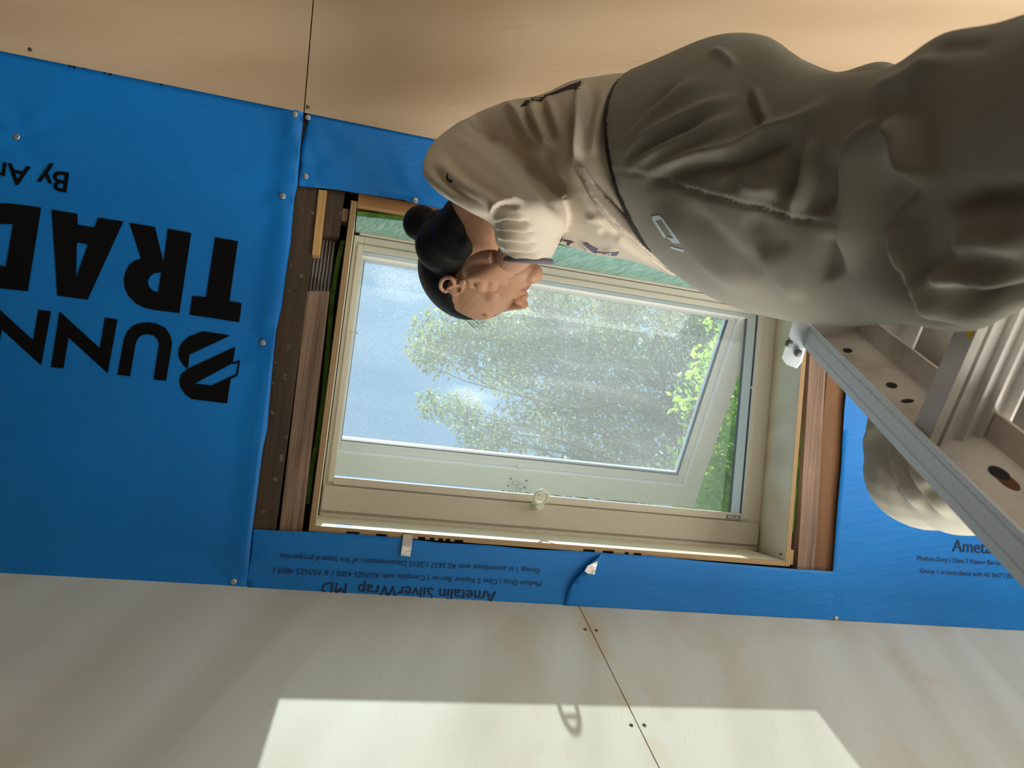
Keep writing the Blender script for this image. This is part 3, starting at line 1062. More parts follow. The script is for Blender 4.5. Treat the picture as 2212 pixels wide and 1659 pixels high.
cb = MB()
p = sash_px(1116, 1046)
for i, (dx, dy) in enumerate(((0, 0), (10, 6), (16, 14), (22, 22), (28, 30))):
    q = sash_px(1112 + dx, 1042 + dy) - nd_ * (.004 + .004 * i)
    cb.tube([q - XW * .006, q + XW * .006], .006, 8)
cb.build('chain_bracket', MAT['steel'], win)
for px, py in ((1103, 1034), (1137, 1038), (1098, 1049), (1133, 1052)):
    q = sash_px(px, py)
    MB().tube([q + nd_ * .003, q - nd_ * .001], .0035, 10).build('bracket_screw', MAT['screw'], win)
q = sash_px(1124, 1012)
MB().tube([q + nd_ * .018, q + nd_ * .002], [.009, .008], 12).build('catch', WH, win, smooth=False)

# ---------------------------------------------------------------- step ladder
MAT['alu'] = mat('worn_aluminium', (0.70, 0.68, 0.66), 0.38, 0.35)
t = NT(MAT['alu'])
nz = t.noise(t.coords((14, 14, 14)), 1.0, 5, 0.6)
t.color(t.ramp(nz, [(0.3, (0.56, 0.52, 0.49)), (0.62, (0.76, 0.73, 0.70))]))
t.l(t.ramp(nz, [(0.3, (0.5, 0.5, 0.5)), (0.7, (0.32, 0.32, 0.32))]), t.b.inputs['Roughness'])
MAT['alu_front'] = mat('painted_sheen_aluminium', (0.78, 0.87, 0.95), 0.36, 0.10)  # pale blue base colour stands in for the reflected blue foil
MAT['alu_dirty'] = mat('dirty_pinkish_aluminium', (0.50, 0.43, 0.37), 0.6, 0.25)
t = NT(MAT['alu_dirty'])
nz = t.noise(t.coords((9, 9, 9)), 1.0, 5, 0.6)
t.color(t.ramp(nz, [(0.25, (0.46, 0.36, 0.28)), (0.52, (0.76, 0.68, 0.62)), (0.75, (0.80, 0.74, 0.69))]))
MAT['rust'] = mat('rust', (0.16, 0.055, 0.012), 0.85)
MAT['dark_hole'] = mat('dark_slot', (0.012, 0.009, 0.007), 0.8)
MAT['yellow'] = mat('yellow_sticker', (0.62, 0.42, 0.01), 0.5)

LT = P(1729, 742, 1.0)
LL = P(2212, 1272, 0.50)
W_ = np.array([0.11, -0.994, 0.0])           # across the ladder, from the near rail to the other
W_ /= np.linalg.norm(W_)
A_ = np.array([0.994, 0.11, 0.0])            # from the climbing side to the rear
A_ /= np.linalg.norm(A_)
rail_d = (LL - LT) / (LT[2] - LL[2])         # per metre of drop
TOPW = 0.31


def rail_pt(z, side):
    """outer front corner of a front rail at a height; side 0 near rail, 1 the other"""
    p = LT + rail_d * (LT[2] - z)
    if side:
        q = LT + W_ * TOPW
        flare = rail_d @ W_
        d2 = rail_d - 2 * flare * W_
        p = q + d2 * (LT[2] - z)
    return p


ladder = thing('step_ladder', 'worn aluminium step ladder the person is standing on', 'ladder', (0.25, -0.02, 0.0))
ZT = float(LT[2])
WF, WD, TH = 0.029, 0.090, 0.0030


def channel(mb, a, b, w, dd, mi0=0, mi1=1):
    """C section from a to b: web outside, flanges turned inwards"""
    for o0, o1, q0, q1, mi in ((0, WF, 0, TH, mi0), (0, TH, TH, WD - TH, mi1), (0, WF, WD - TH, WD, mi1)):
        mb.quadbox([a + w * o0 + dd * q0, a + w * o1 + dd * q0, a + w * o1 + dd * q1, a + w * o0 + dd * q1,
                    b + w * o0 + dd * q0, b + w * o1 + dd * q0, b + w * o1 + dd * q1, b + w * o0 + dd * q1], mi)
    return mb


Z_FLOOR = 0.012
rails = []
for side in (0, 1):
    w = W_ if side == 0 else -W_
    a, b = rail_pt(ZT + .0, side), rail_pt(Z_FLOOR, side)
    dd = (A_ + 0.45 * W_) / np.linalg.norm(A_ + 0.45 * W_) if side == 0 else A_   # the near rail stands a little twisted
    mb = channel(MB(), a, b, w, dd)
    for o in (0.006, WF - .008):                # drawn ridges along the front face
        mb.quadbox([a + w * o - A_ * .0006, a + w * (o + .002) - A_ * .0006, a + w * (o + .002) + A_ * .001, a + w * o + A_ * .001,
                    b + w * o - A_ * .0006, b + w * (o + .002) - A_ * .0006, b + w * (o + .002) + A_ * .001, b + w * o + A_ * .001])
    ro = mb.build('front_rail', [MAT['alu_front'], MAT['alu_dirty']], ladder)
    rails.append(ro)
    ft = MB().quadbox([b + w * x + A_ * y + np.array([0, 0, z]) for z in (-.012, .03) for x, y in ((-.004, -.004), (WF + .004, -.004), (WF + .004, WD + .004), (-.004, WD + .004))])
    ft.build('rubber_foot', MAT['dark_seal'], ro)
    # rear legs lean the other way
    ra = rail_pt(ZT - .03, side) + A_ * 0.115 + w * .004
    rb = rail_pt(Z_FLOOR, side) + A_ * 1.12 + w * .004
    mb = MB()
    WD_, WF_ = WD, WF
    WD, WF = 0.045, 0.024
    channel(mb, ra, rb, w, A_)
    WD, WF = WD_, WF_
    ro2 = mb.build('rear_leg', [MAT['alu'], MAT['alu_dirty']], ladder)
    MB().quadbox([rb + w * x + A_ * y + np.array([0, 0, z]) for z in (-.012, .025) for x, y in ((-.003, -.003), (.027, -.003), (.027, .048), (-.003, .048))]).build(
        'rubber_foot', MAT['dark_seal'], ro2)
# oval slots and a rusty hole in the near rail's web
for (px, py), ln, rust in (((1831, 757), .016, False), ((1926, 832), .016, False), ((1960, 866), .008, True), ((2158, 1022), .026, True)):
    w0 = W_ * (TH + .0008)
    r = ray(px, py)
    nrm = W_
    AD = A_ + 0.45 * W_
    k = ((rail_pt(ZT - .2, 0) + w0 - C0) @ np.cross(rail_d, AD)) / (r @ np.cross(rail_d, AD))
    c = C0 + r * k
    e1 = rail_d / np.linalg.norm(rail_d)
    e2 = np.cross(np.cross(rail_d, AD), e1)
    e2 /= np.linalg.norm(e2)
    pa = [c + e1 * ln * .5 * math.cos(q) + e2 * .0055 * math.sin(q) * (1.2 if rust else 1) for q in np.linspace(0, 2 * math.pi, 16, endpoint=False)]
    MB().prism(pa, [p + W_ * .0006 for p in pa]).build('slot', MAT['dark_hole'], rails[0])
    if ln > .02:
        pa = [c + e1 * (.014 + .016 * math.cos(q)) + e2 * .006 * math.sin(q) - W_ * .0003 for q in np.linspace(0, 2 * math.pi, 16, endpoint=False)]
        MB().prism(pa, [p + W_ * .0005 for p in pa]).build('rust_stain', MAT['rust'], rails[0])
# steps
step_z = [float(P(2010, 965, 0.70)[2]) - 0.28 * k for k in range(-0, 6)]
step_z = [z for z in step_z if z > 0.15]


def step_at(z, front=True):
    a, b = rail_pt(z, 0) + W_ * (TH + .0005), rail_pt(z, 1) - W_ * (TH + .0005)
    prof = [(0.004, -0.024), (0.004, 0.0), (0.094, 0.0), (0.094, -0.016), (0.091, -0.016), (0.091, -0.004)]
    for c in (0.074, 0.056, 0.034):
        prof += [(c + .003, -0.004), (c + .002, -0.011), (c - .002, -0.011), (c - .003, -0.004)]
    prof += [(0.009, -0.004), (0.009, -0.019), (0.014, -0.021), (0.014, -0.024)]
    pa = [a + A_ * x + np.array([0, 0, h]) for x, h in prof]
    pb = [b + A_ * x + np.array([0, 0, h]) for x, h in prof]
    return MB().prism(pa, pb)


steps = []
for z in step_z:
    steps.append(step_at(z).build('step', MAT['alu'], ladder))
z = step_z[0]
a, b = rail_pt(z, 0), rail_pt(z, 1)
f0, f1 = 0.50, 0.30
q = [a + (b - a) * f + A_ * .0035 + np.array([0, 0, h]) for f, h in ((f0, -.021), (f1 - .02, -.021), (f1, -.008), (f0, -.008))]
MB().prism(q, [p - A_ * .0005 for p in q]).build('sticker', MAT['yellow'], steps[0], label='yellow sticker')
# top cap: folded sheet with pressed end plates
ca, cb = rail_pt(ZT, 0) - W_ * .004, rail_pt(ZT, 1) + W_ * .004
mb = MB()
zz = np.array([0, 0, 1.0])
dn = rail_d / np.linalg.norm(rail_d)


def slab(a, b, x0, x1, h0, h1):
    return [a + A_ * x0 + zz * h0, a + A_ * x1 + zz * h0, a + A_ * x1 + zz * h1, a + A_ * x0 + zz * h1,
            b + A_ * x0 + zz * h0, b + A_ * x1 + zz * h0, b + A_ * x1 + zz * h1, b + A_ * x0 + zz * h1]


mb.quadbox(slab(ca, cb, -.008, .150, .000, .004))
mb.quadbox(slab(ca, cb, .146, .150, -.035, .000))
mb.build('top_platform', MAT['alu'], ladder)
mb = MB()
# front apron: bright pressed plate that wraps the near corner
pl4 = [P(1689, 773, .985), P(1698, 787, .985), P(1718, 795, .985), P(1729, 781, .985), P(1753, 690, .985), P(1776, 600, .985), P(1740, 600, .985), P(1716, 686, .985)]
mb.prism(pl4, [p + A_ * .004 + zz * .002 for p in pl4])
cap_front = mb.build('end_plate', MAT['alu_front'], ladder)
for px, py in ((1705, 742), (1725, 763)):
    c = P(px, py, .983)
    MB().tube([c + A_ * .002, c - A_ * .003, c - A_ * .0045], [.0052, .0052, .003], 12).build('rivet', MAT['grey_plate'], cap_front)
# cross brace of the rear legs
zb = ZT - .32
p0 = [rail_pt(zb, s) + A_ * (0.115 + (1.12 - .115) * (ZT - .03 - zb) / (ZT - .03 - Z_FLOOR)) for s in (0, 1)]
MB().quadbox([p0[0] + A_ * x + zz * h for x, h in ((0, 0), (.025, 0), (.025, .012), (0, .012))] + [p0[1] + A_ * x + zz * h for x, h in ((0, 0), (.025, 0), (.025, .012), (0, .012))]).build(
    'rear_brace', MAT['alu'], ladder)

# ---------------------------------------------------------------- the person
from mathutils.bvhtree import BVHTree


def proj(co):
    """room points to photograph pixels and depth"""
    c = (co - C0) @ M
    return np.stack([CX + FPX * c[:, 0] / c[:, 2], CY + FPX * c[:, 1] / c[:, 2]], 1), c[:, 2]


def ring_loft(rings, seg=40, cap0=True, cap1=True, sub=4):
    """rings of (centre, half axis a, half axis b); rounded through by Catmull-Rom"""
    rg = [np.concatenate(r) for r in rings]
    out = []
    n = len(rg)
    for i in range(n - 1):
        p0, p1, p2, p3 = rg[max(i - 1, 0)], rg[i], rg[i + 1], rg[min(i + 2, n - 1)]
        for k in range(sub):
            t = k / sub
            out.append(0.5 * (2 * p1 + (p2 - p0) * t + (2 * p0 - 5 * p1 + 4 * p2 - p3) * t * t + (3 * p1 - p0 - 3 * p2 + p3) * t ** 3))
    out.append(rg[-1])
    v, f = [], []
    for r in out:
        c, a, b = r[:3], r[3:6], r[6:9]
        for j in range(seg):
            q = 2 * math.pi * j / seg
            v.append(c + a * math.cos(q) + b * math.sin(q))
    m_ = len(out)
    for i in range(m_ - 1):
        for j in range(seg):
            j2 = (j + 1) % seg
            f.append([i * seg + j, i * seg + j2, (i + 1) * seg + j2, (i + 1) * seg + j])
    if cap0:
        f.append(list(range(seg))[::-1])
    if cap1:
        f.append([(m_ - 1) * seg + j for j in range(seg)])
    return v, f


def sec(top, bot, d, t, near=None, dtop=None, dbot=None):
    """a cross-section between two outline points of the photograph, centre depth d, half thickness t"""
    pt, pb = P(*top, dtop or d), P(*bot, dbot or d)
    c = (pt + pb) / 2
    mid = near or ((top[0] + bot[0]) / 2, (top[1] + bot[1]) / 2)
    b = P(*mid, d - t) - c
    return c, (pb - pt) / 2, b


def limb(pts, seg=20, sub=4):
    """round limb through (point, radius) pairs"""
    ps = [np.array(p, float) for p, r in pts]
    rings = []
    for i, (p, r) in enumerate(pts):
        tg = ps[min(i + 1, len(ps) - 1)] - ps[max(i - 1, 0)]
        tg /= np.linalg.norm(tg)
        h = np.array([0.3, -0.5, 0.81])
        a = np.cross(tg, h)
        a /= np.linalg.norm(a)
        b = np.cross(tg, a)
        ra, rb = (r if hasattr(r, '__len__') else (r, r))
        rings.append((ps[i], a * ra, b * rb))
    return ring_loft(rings, seg, sub=sub)


def ball(c, r, seg=20, axes=None):
    """ellipsoid; axes rows give its own directions"""
    ax = np.eye(3) if axes is None else axes
    r = r if hasattr(r, '__len__') else (r, r, r)
    v, f = [], []
    n = seg // 2
    for i in range(n + 1):
        th = math.pi * (i + .02) / (n + .04)
        for j in range(seg):
            ph = 2 * math.pi * j / seg
            q = np.array([math.sin(th) * math.cos(ph) * r[0], math.sin(th) * math.sin(ph) * r[1], math.cos(th) * r[2]])
            v.append(np.array(c) + q @ ax)
    for i in range(n):
        for j in range(seg):
            j2 = (j + 1) % seg
            f.append([i * seg + j, (i + 1) * seg + j, (i + 1) * seg + j2, i * seg + j2])
    f.append(list(range(seg)))
    f.append([n * seg + j for j in range(seg)][::-1])
    return v, f


def fuse(parts, voxel, smooth=3, factor=0.5):
    """weld closed shapes into one continuous skin"""
    V, F = [], []
    for v, f in parts:
        k = len(V)
        V += [tuple(map(float, p)) for p in v]
        F += [[k + i for i in q] for q in f]
    me = bpy.data.meshes.new('tmp')
    me.from_pydata(V, [], F)
    bm = bmesh.new()
    bm.from_mesh(me)
    bmesh.ops.recalc_face_normals(bm, faces=bm.faces)
    bm.to_mesh(me)
    bm.free()
    o = bpy.data.objects.new('tmp', me)
    COL.objects.link(o)
    md = o.modifiers.new('r', 'REMESH')
    md.mode = 'VOXEL'
    md.voxel_size = voxel
    sm = o.modifiers.new('s', 'SMOOTH')
    sm.iterations = smooth
    sm.factor = factor
    dg = bpy.context.evaluated_depsgraph_get()
    dg.update()
    res = bpy.data.meshes.new_from_object(o.evaluated_get(dg))
    bpy.data.objects.remove(o)
    bpy.data.meshes.remove(me)
    return res


def get_co(me):
    a = np.empty(len(me.vertices) * 3)
    me.vertices.foreach_get('co', a)
    return a.reshape(-1, 3)


def set_co(me, co):
    me.vertices.foreach_set('co', co.astype(np.float32).ravel())
    me.update()


def seg_dist(px, line):
    """distance to a polyline and how far along it (0..1)"""
    best = np.full(len(px), 1e9)
    along = np.zeros(len(px))
    L = [np.array(p, float) for p in line]
    ln = [np.linalg.norm(L[i + 1] - L[i]) for i in range(len(L) - 1)]
    tot, acc = sum(ln), 0
    for i in range(len(L) - 1):
        d = L[i + 1] - L[i]
        t = np.clip(((px - L[i]) @ d) / (d @ d), 0, 1)
        q = np.linalg.norm(px - (L[i] + t[:, None] * d), axis=1)
        k = q < best
        best[k] = q[k]
        along[k] = (acc + t[k] * ln[i]) / tot
        acc += ln[i]
    return best, along


def smooth_line(line, n=6):
    L = [np.array(p, float) for p in line]
    if len(L) < 3:
        return L
    out = []
    for i in range(len(L) - 1):
        p0, p1, p2, p3 = L[max(i - 1, 0)], L[i], L[i + 1], L[min(i + 2, len(L) - 1)]
        for k in range(n):
            t = k / n
            out.append(0.5 * (2 * p1 + (p2 - p0) * t + (2 * p0 - 5 * p1 + 4 * p2 - p3) * t * t + (3 * p1 - p0 - 3 * p2 + p3) * t ** 3))
    return out + [L[-1]]


def folds(me, lst, back=0.0):
    """press folds into cloth: (line, width, height in mm, tails) - ridges up, creases down"""
    co = get_co(me)
    me.update()
    no = np.empty(len(co) * 3)
    me.vertices.foreach_get('normal', no)
    no = no.reshape(-1, 3)
    px, dep = proj(co)
    view = co - C0
    view /= np.linalg.norm(view, axis=1)[:, None]
    face = np.clip(-(no * view).sum(1) * 2.2 + 0.25, 0, 1)
    disp = np.zeros(len(co))
    for line, w, h in lst:
        d, al = seg_dist(px, smooth_line(line))
        tail = np.clip(np.minimum(al, 1 - al) * 3.2 + 0.08, 0, 1)
        tail = tail * tail * (3 - 2 * tail)
        disp += h * 0.001 * np.exp(-(d / w) ** 2) * tail
    co = co + no * (disp * face)[:, None]
    set_co(me, co)


def wrinkle(me, amp, sc, seed=0.0, stretch=(1, 1, 1)):
    co = get_co(me)
    no = np.empty(len(co) * 3)
    me.vertices.foreach_get('normal', no)
    no = no.reshape(-1, 3)
    st = np.array(stretch)
    d = np.array([noise.noise(Vector(p * sc * st + seed)) for p in co])
    set_co(me, co + no * (d * amp)[:, None])


def finish(me, name, material, parent, **props):
    me.name = name
    me.materials.clear()
    me.materials.append(material)
    me.polygons.foreach_set('use_smooth', [True] * len(me.polygons))
    return link(me, name, parent, **props)


def decal(polys, target, material, name, parent, off=0.0012, cell=8):
    """print lying on a garment, dropped onto its surface along the line of sight"""
    bm = bmesh.new()
    bm.from_mesh(target)
    tree = BVHTree.FromBMesh(bm)
    out = bmesh.new()
    for poly in polys:
        b2 = bmesh.new()
        b2.faces.new([b2.verts.new((x, y, 0)) for x, y in poly])
        for ax in (0, 1):
            lo, hi = min(p[ax] for p in poly), max(p[ax] for p in poly)
            k = math.floor(lo / cell) + 1
            while k * cell < hi:
                c, n_ = [0, 0, 0], [0, 0, 0]
                c[ax], n_[ax] = k * cell, 1
                bmesh.ops.bisect_plane(b2, geom=b2.verts[:] + b2.edges[:] + b2.faces[:], plane_co=c, plane_no=n_, dist=1e-4)
                k += 1
        bmesh.ops.triangulate(b2, faces=b2.faces[:])
        mp = {}
        for v in b2.verts:
            r = ray(v.co.x, v.co.y)
            hit = tree.ray_cast(Vector(C0), Vector(r))
            if hit[0] is not None:
                mp[v.index if v.index >= 0 else id(v)] = None
                mp[v] = out.verts.new(hit[0] - Vector(r).normalized() * off)
        for f in b2.faces:
            if all(v in mp for v in f.verts):
                try:
                    out.faces.new([mp[v] for v in f.verts])
                except ValueError:
                    pass
        b2.free()
    me = bpy.data.meshes.new(name)
    out.to_mesh(me)
    out.free()
    bm.free()
    me.materials.append(material)
    return link(me, name, parent)


# cloth, skin, hair
def cloth_mat(name, a, b, weave=900):
    m = mat(name, a, 0.85, 0, 0.15)
    t = NT(m)
    t.color(t.ramp(t.noise(t.coords((6, 6, 6)), 1.0, 4, 0.6), [(0.3, a), (0.7, b)]))
    t.bump(t.noise(t.coords((weave, weave, weave)), 1.0, 2), 0.15, 0.0005)
    m.node_tree.nodes['Principled BSDF'].inputs['Sheen Weight'].default_value = 0.15
    return m


MAT['shirt'] = cloth_mat('beige_jersey', (0.54, 0.46, 0.37), (0.585, 0.505, 0.41))
MAT['trouser'] = cloth_mat('grey_olive_twill', (0.215, 0.203, 0.168), (0.265, 0.25, 0.207))
MAT['shirt_dark'] = mat('dark_brown_strip', (0.030, 0.016, 0.014), 0.85)
MAT['cuff'] = mat('grey_violet_trim', (0.13, 0.115, 0.14), 0.8)
MAT['waist_shadow'] = mat('black_waist_shadow', (0.012, 0.012, 0.012), 0.5)
MAT['print_violet'] = mat('grey_violet_print', (0.12, 0.10, 0.16), 0.8)
MAT['print_brown'] = mat('dark_brown_print', (0.07, 0.035, 0.03), 0.8)
MAT['print_pale'] = mat('pale_blue_print', (0.55, 0.66, 0.72), 0.6)
m = mat('skin', (0.47, 0.255, 0.155), 0.48, 0, 0.4)
b = m.node_tree.nodes['Principled BSDF']
b.inputs['Subsurface Weight'].default_value = 0.12
b.inputs['Subsurface Radius'].default_value = (0.012, 0.005, 0.003)
b.inputs['Subsurface Scale'].default_value = 0.6
t = NT(m)
t.color(t.ramp(t.noise(t.coords((22, 22, 22)), 1.0, 4, 0.6), [(0.3, (0.42, 0.215, 0.125)), (0.7, (0.50, 0.28, 0.175))]))
MAT['skin'] = m
MAT['lip'] = mat('lip', (0.36, 0.13, 0.10), 0.45)
m = mat('black_hair', (0.005, 0.005, 0.006), 0.5, 0, 0.25)
t = NT(m)
t.bump(t.noise(t.coords((240, 30, 240), ((.62, .77, 0), (-.77, .62, 0.2), (0, -.2, .98))), 1.0, 3), 0.5, 0.002)
MAT['hair'] = m

person = thing('person', 'person in beige t-shirt and grey-olive trousers standing on the ladder, hand at the neck', 'person', (0.45, -0.06, CAMZ + .02))

# --- trousers: hips and near leg, then the far leg with its knee forward
foot_l = np.array([0.41, -0.07, CAMZ + .035])
main = [sec((1402, 158), (1492, 600), 1.05, .135, (1316, 345)),
        sec((1478, 117), (1545, 640), 1.02, .150, (1412, 358)),
        sec((1578, 76), (1640, 672), .97, .165, (1535, 372)),
        sec((1668, 86), (1730, 690), .92, .155, (1645, 385)),
        sec((1780, 160), (1830, 706), .82, .130, (1790, 400)),
        sec((1918, 150), (1945, 696), .68, .105, (1920, 420)),
        sec((2030, 74), (2085, 712), .58, .095, (2060, 410)),
        sec((2160, 52), (2180, 676), .52, .090, (2170, 370)),
        sec((2290, 20), (2300, 640), .47, .085)]
kz = main[-1][0]
for p, r in ((kz + (foot_l - kz) * .45 + np.array([.01, -.01, 0]), .075), (foot_l + np.array([-.005, 0, .09]), .068)):
    main.append((p, np.array([0, r, 0]), np.array([-r, 0, 0.0])))
knee = P(1996, 1010, 1.03)
hip_r = np.array([0.60, -0.10, CAMZ + .93])
foot_r = np.array([0.74, 0.02, CAMZ + .40])
thigh = limb([(hip_r, .12), (P(1870, 520, 1.12), .112), (P(2010, 760, 1.12), .090), (P(2004, 900, 1.08), .082), (knee + np.array([0, -.04, .01]), .088), (knee + np.array([.015, -.005, -.025]), .080),
              (knee + (foot_r - knee) * .4, .084), (foot_r + np.array([0, 0, .06]), .066)], 32)
buttock = ball(P(1790, 245, .98), (.085, .085, .13))
far = limb([(P(1650, 290, 1.05), .11), (P(1780, 328, 1.0), .103), (P(1895, 300, .95), .095), (P(1960, 330, .95), .07)], 24)
tm = fuse([ring_loft(main, 56), thigh, far, ball(P(2002, 1020, 1.03), .084), ball(P(2000, 930, 1.05), .080)], 0.0042, 6, 0.5)
FOLD_T = [
    ([(1374, 382), (1498, 340), (1589, 321), (1658, 284), (1727, 261), (1800, 208)], 14, 9),
    ([(1380, 398), (1500, 362), (1595, 345), (1668, 312), (1740, 285)], 16, -9),
    ([(1320, 330), (1400, 250), (1470, 200), (1530, 165)], 12, 5),
    ([(1335, 345), (1420, 280), (1520, 235), (1600, 205)], 12, 6),
    ([(1345, 365), (1440, 320), (1530, 280), (1610, 240)], 12, 6),
    ([(1330, 320), (1400, 235), (1470, 180)], 10, -4), ([(1345, 348), (1430, 297), (1530, 255)], 10, -5),
    ([(1305, 364), (1392, 378), (1521, 418), (1658, 452), (1727, 473), (1841, 482)], 4.5, -4.5),
    ([(1305, 358), (1392, 371), (1521, 410), (1658, 444), (1727, 464), (1841, 474)], 6, 2.5),
    ([(1530, 112), (1560, 118), (1592, 150)], 8, 4), ([(1625, 185), (1640, 225), (1663, 275)], 7, 6), ([(1613, 190), (1628, 232), (1650, 280)], 9, -3),
    ([(1753, 290), (1752, 366), (1728, 435), (1700, 470)], 15, 10),
    ([(1720, 300), (1715, 370), (1690, 430)], 22, -9),
    ([(1800, 320), (1790, 400), (1765, 470)], 22, -9),
    ([(1933, 250), (1880, 293), (1862, 348), (1852, 435), (1843, 527), (1833, 590)], 18, 14),
    ([(1926, 320), (1912, 420), (1915, 500), (1945, 590), (2047, 672)], 42, -22),
    ([(1933, 247), (1974, 298), (2000, 360), (2020, 410)], 22, 16),
    ([(2012, 410), (1975, 462), (1995, 560), (2045, 640), (2118, 703)], 17, 18),
    ([(2010, 600), (2093, 588), (2230, 600)], 20, 13),
    ([(2035, 440), (2120, 428), (2240, 424)], 24, -12),
    ([(2050, 655), (2130, 640), (2230, 640)], 26, -15),
    ([(2060, 530), (2140, 520), (2240, 520)], 30, 9),
    ([(1990, 120), (2060, 100), (2150, 98)], 16, -2.5), ([(1880, 205), (1960, 170), (2040, 110)], 18, 7),
    ([(1800, 505), (1790, 560), (1810, 600)], 26, -6), ([(1600, 470), (1660, 500), (1690, 560)], 26, -3), ([(1640, 520), (1690, 600), (1740, 650)], 16, 5),
    ([(1420, 430), (1520, 560), (1640, 640)], 20, 4), ([(1480, 430), (1560, 520), (1650, 600)], 18, -4),
    ([(1590, 395), (1640, 408), (1700, 400)], 20, 7), ([(1560, 380), (1600, 400)], 14, -2),
    # the far knee behind the rail
    ([(1915, 960), (1950, 1040), (2000, 1105)], 9, 6), ([(1935, 960), (1975, 1050), (2030, 1110)], 9, -6), ([(1960, 980), (2000, 1060), (2060, 1120)], 9, 6),
    ([(1980, 1010), (2030, 1030)], 8, -5), ([(1990, 1050), (2060, 1075), (2100, 1110)], 10, -5), ([(1900, 940), (1925, 1010), (1965, 1085)], 8, -4),
    ([(1890, 760), (1960, 800)], 20, -5), ([(1960, 740), (1940, 860)], 14, 5),
]
folds(tm, [(l_, w_, h_ * 1.55) for l_, w_, h_ in FOLD_T])
wrinkle(tm, 0.0022, 14, 3.0)
trousers = finish(tm, 'trousers', MAT['trouser'], person)
md = trousers.modifiers.new('soften', 'SMOOTH')
md.factor, md.iterations = 0.5, 2

# --- t-shirt: trunk, near sleeve and the sleeve on the far side
trunk = [sec((1420, 172), (1500, 592), 1.055, .115, (1340, 350)),
         sec((1375, 164), (1462, 594), 1.07, .130, (1296, 350)),
         sec((1318, 166), (1405, 568), 1.10, .145, (1242, 360)),
         sec((1262, 176), (1330, 556), 1.13, .140, (1205, 350)),
         sec((1180, 206), (1255, 540), 1.16, .130, (1165, 360)),
         sec((1090, 222), (1165, 512), 1.20, .110, (1110, 360)),
         sec((1010, 256), (1085, 488), 1.235, .085),
         sec((962, 300), (1035, 462), 1.255, .055)]
sleeve = [sec((990, 264), (1024, 250), 1.20, .020),
          sec((932, 310), (1085, 285), 1.17, .068, (1000, 318)),
          sec((913, 366), (1135, 335), 1.10, .082, (1018, 366)),
          sec((946, 414), (1180, 382), 1.05, .085, (1070, 408)),
          sec((1012, 456), (1213, 424), 1.025, .082, (1128, 442)),
          sec((1062, 486), (1223, 482), 1.035, .074, (1150, 484)),
          sec((1072, 525), (1210, 522), 1.065, .060),
          sec((1092, 554), (1191, 560), 1.09, .048)]
sho_r, elb_r, wri_r = P(1020, 340, 1.36), P(1190, 350, 1.36), P(1330, 345, 1.24)
sleeve_r = limb([(P(1030, 345, 1.28), .07), (sho_r, .075), (sho_r + (elb_r - sho_r) * .7, .07), (elb_r, .06)], 24)
sm_ = fuse([ring_loft(trunk, 48), ring_loft(sleeve, 48), sleeve_r], 0.0036, 4, 0.5)
FOLD_S = [
    ([(1086, 214), (1118, 245), (1140, 280), (1150, 305)], 9, 6), ([(1100, 240), (1122, 285), (1150, 330)], 11, -6),
    ([(1143, 212), (1160, 250), (1185, 300), (1210, 315)], 10, 7), ([(1128, 222), (1148, 268), (1175, 310)], 8, -5),
    ([(1180, 205), (1200, 250), (1215, 300)], 9, 5), ([(1165, 215), (1190, 265), (1205, 305)], 8, -4),
    ([(1268, 170), (1256, 220), (1250, 290), (1243, 362)], 10, 10), ([(1236, 230), (1232, 290), (1228, 350)], 10, -9),
    ([(1285, 190), (1270, 260), (1262, 330)], 12, -5), ([(1320, 190), (1290, 270), (1280, 340)], 14, 5),
    ([(1243, 362), (1290, 432), (1370, 515), (1480, 606)], 8, 9), ([(1230, 365), (1278, 440), (1352, 525), (1440, 590)], 7, -8),
    ([(1268, 372), (1320, 440), (1395, 515), (1490, 596)], 7, -6), ([(1300, 366), (1340, 440), (1420, 530), (1505, 606)], 7, 5),
    ([(1165, 310), (1190, 380), (1230, 430)], 16, -5), ([(1130, 330), (1170, 400), (1225, 470)], 15, -5),
    # near sleeve
    ([(965, 285), (1050, 345), (1140, 420)], 14, 3.5), ([(945, 315), (1020, 385), (1110, 440)], 13, -4), ([(935, 340), (1000, 400), (1080, 440)], 12, 3.5),
    ([(925, 350), (970, 400), (1050, 455)], 9, -4), ([(922, 375), (985, 425), (1055, 470)], 8, 4), ([(1002, 258), (1035, 285), (1080, 315)], 7, -3.5),
    ([(1061, 468), (1066, 448), (1084, 436), (1112, 432), (1135, 437)], 6, 5), ([(1065, 472), (1072, 455), (1090, 445), (1125, 446)], 6, -4.5),
    ([(1064, 478), (1095, 466), (1140, 474)], 4.5, 4.5), ([(1066, 486), (1100, 481), (1150, 487)], 4, -4), ([(1068, 493), (1100, 491), (1155, 498)], 4, 4),
    ([(1069, 501), (1105, 502), (1155, 508)], 4, -4), ([(1071, 509), (1105, 513), (1160, 520)], 4, 4), ([(1074, 519), (1110, 525), (1160, 530)], 4, -3.5),
    ([(1078, 528), (1110, 536), (1165, 540)], 4, 3.5), ([(1085, 538), (1115, 546), (1170, 549)], 4, -3.5), ([(1094, 548), (1125, 556), (1175, 557)], 4, 3),
    # chest
    ([(1260, 470), (1300, 475), (1340, 500)], 8, 3), ([(1250, 520), (1290, 545), (1335, 540)], 8, 4), ([(1290, 500), (1340, 520)], 8, -3),
]
folds(sm_, [(l_, w_, h_ * 1.7) for l_, w_, h_ in FOLD_S])
wrinkle(sm_, 0.0016, 13, 9.0)
shirt = finish(sm_, 't_shirt', MAT['shirt'], person)
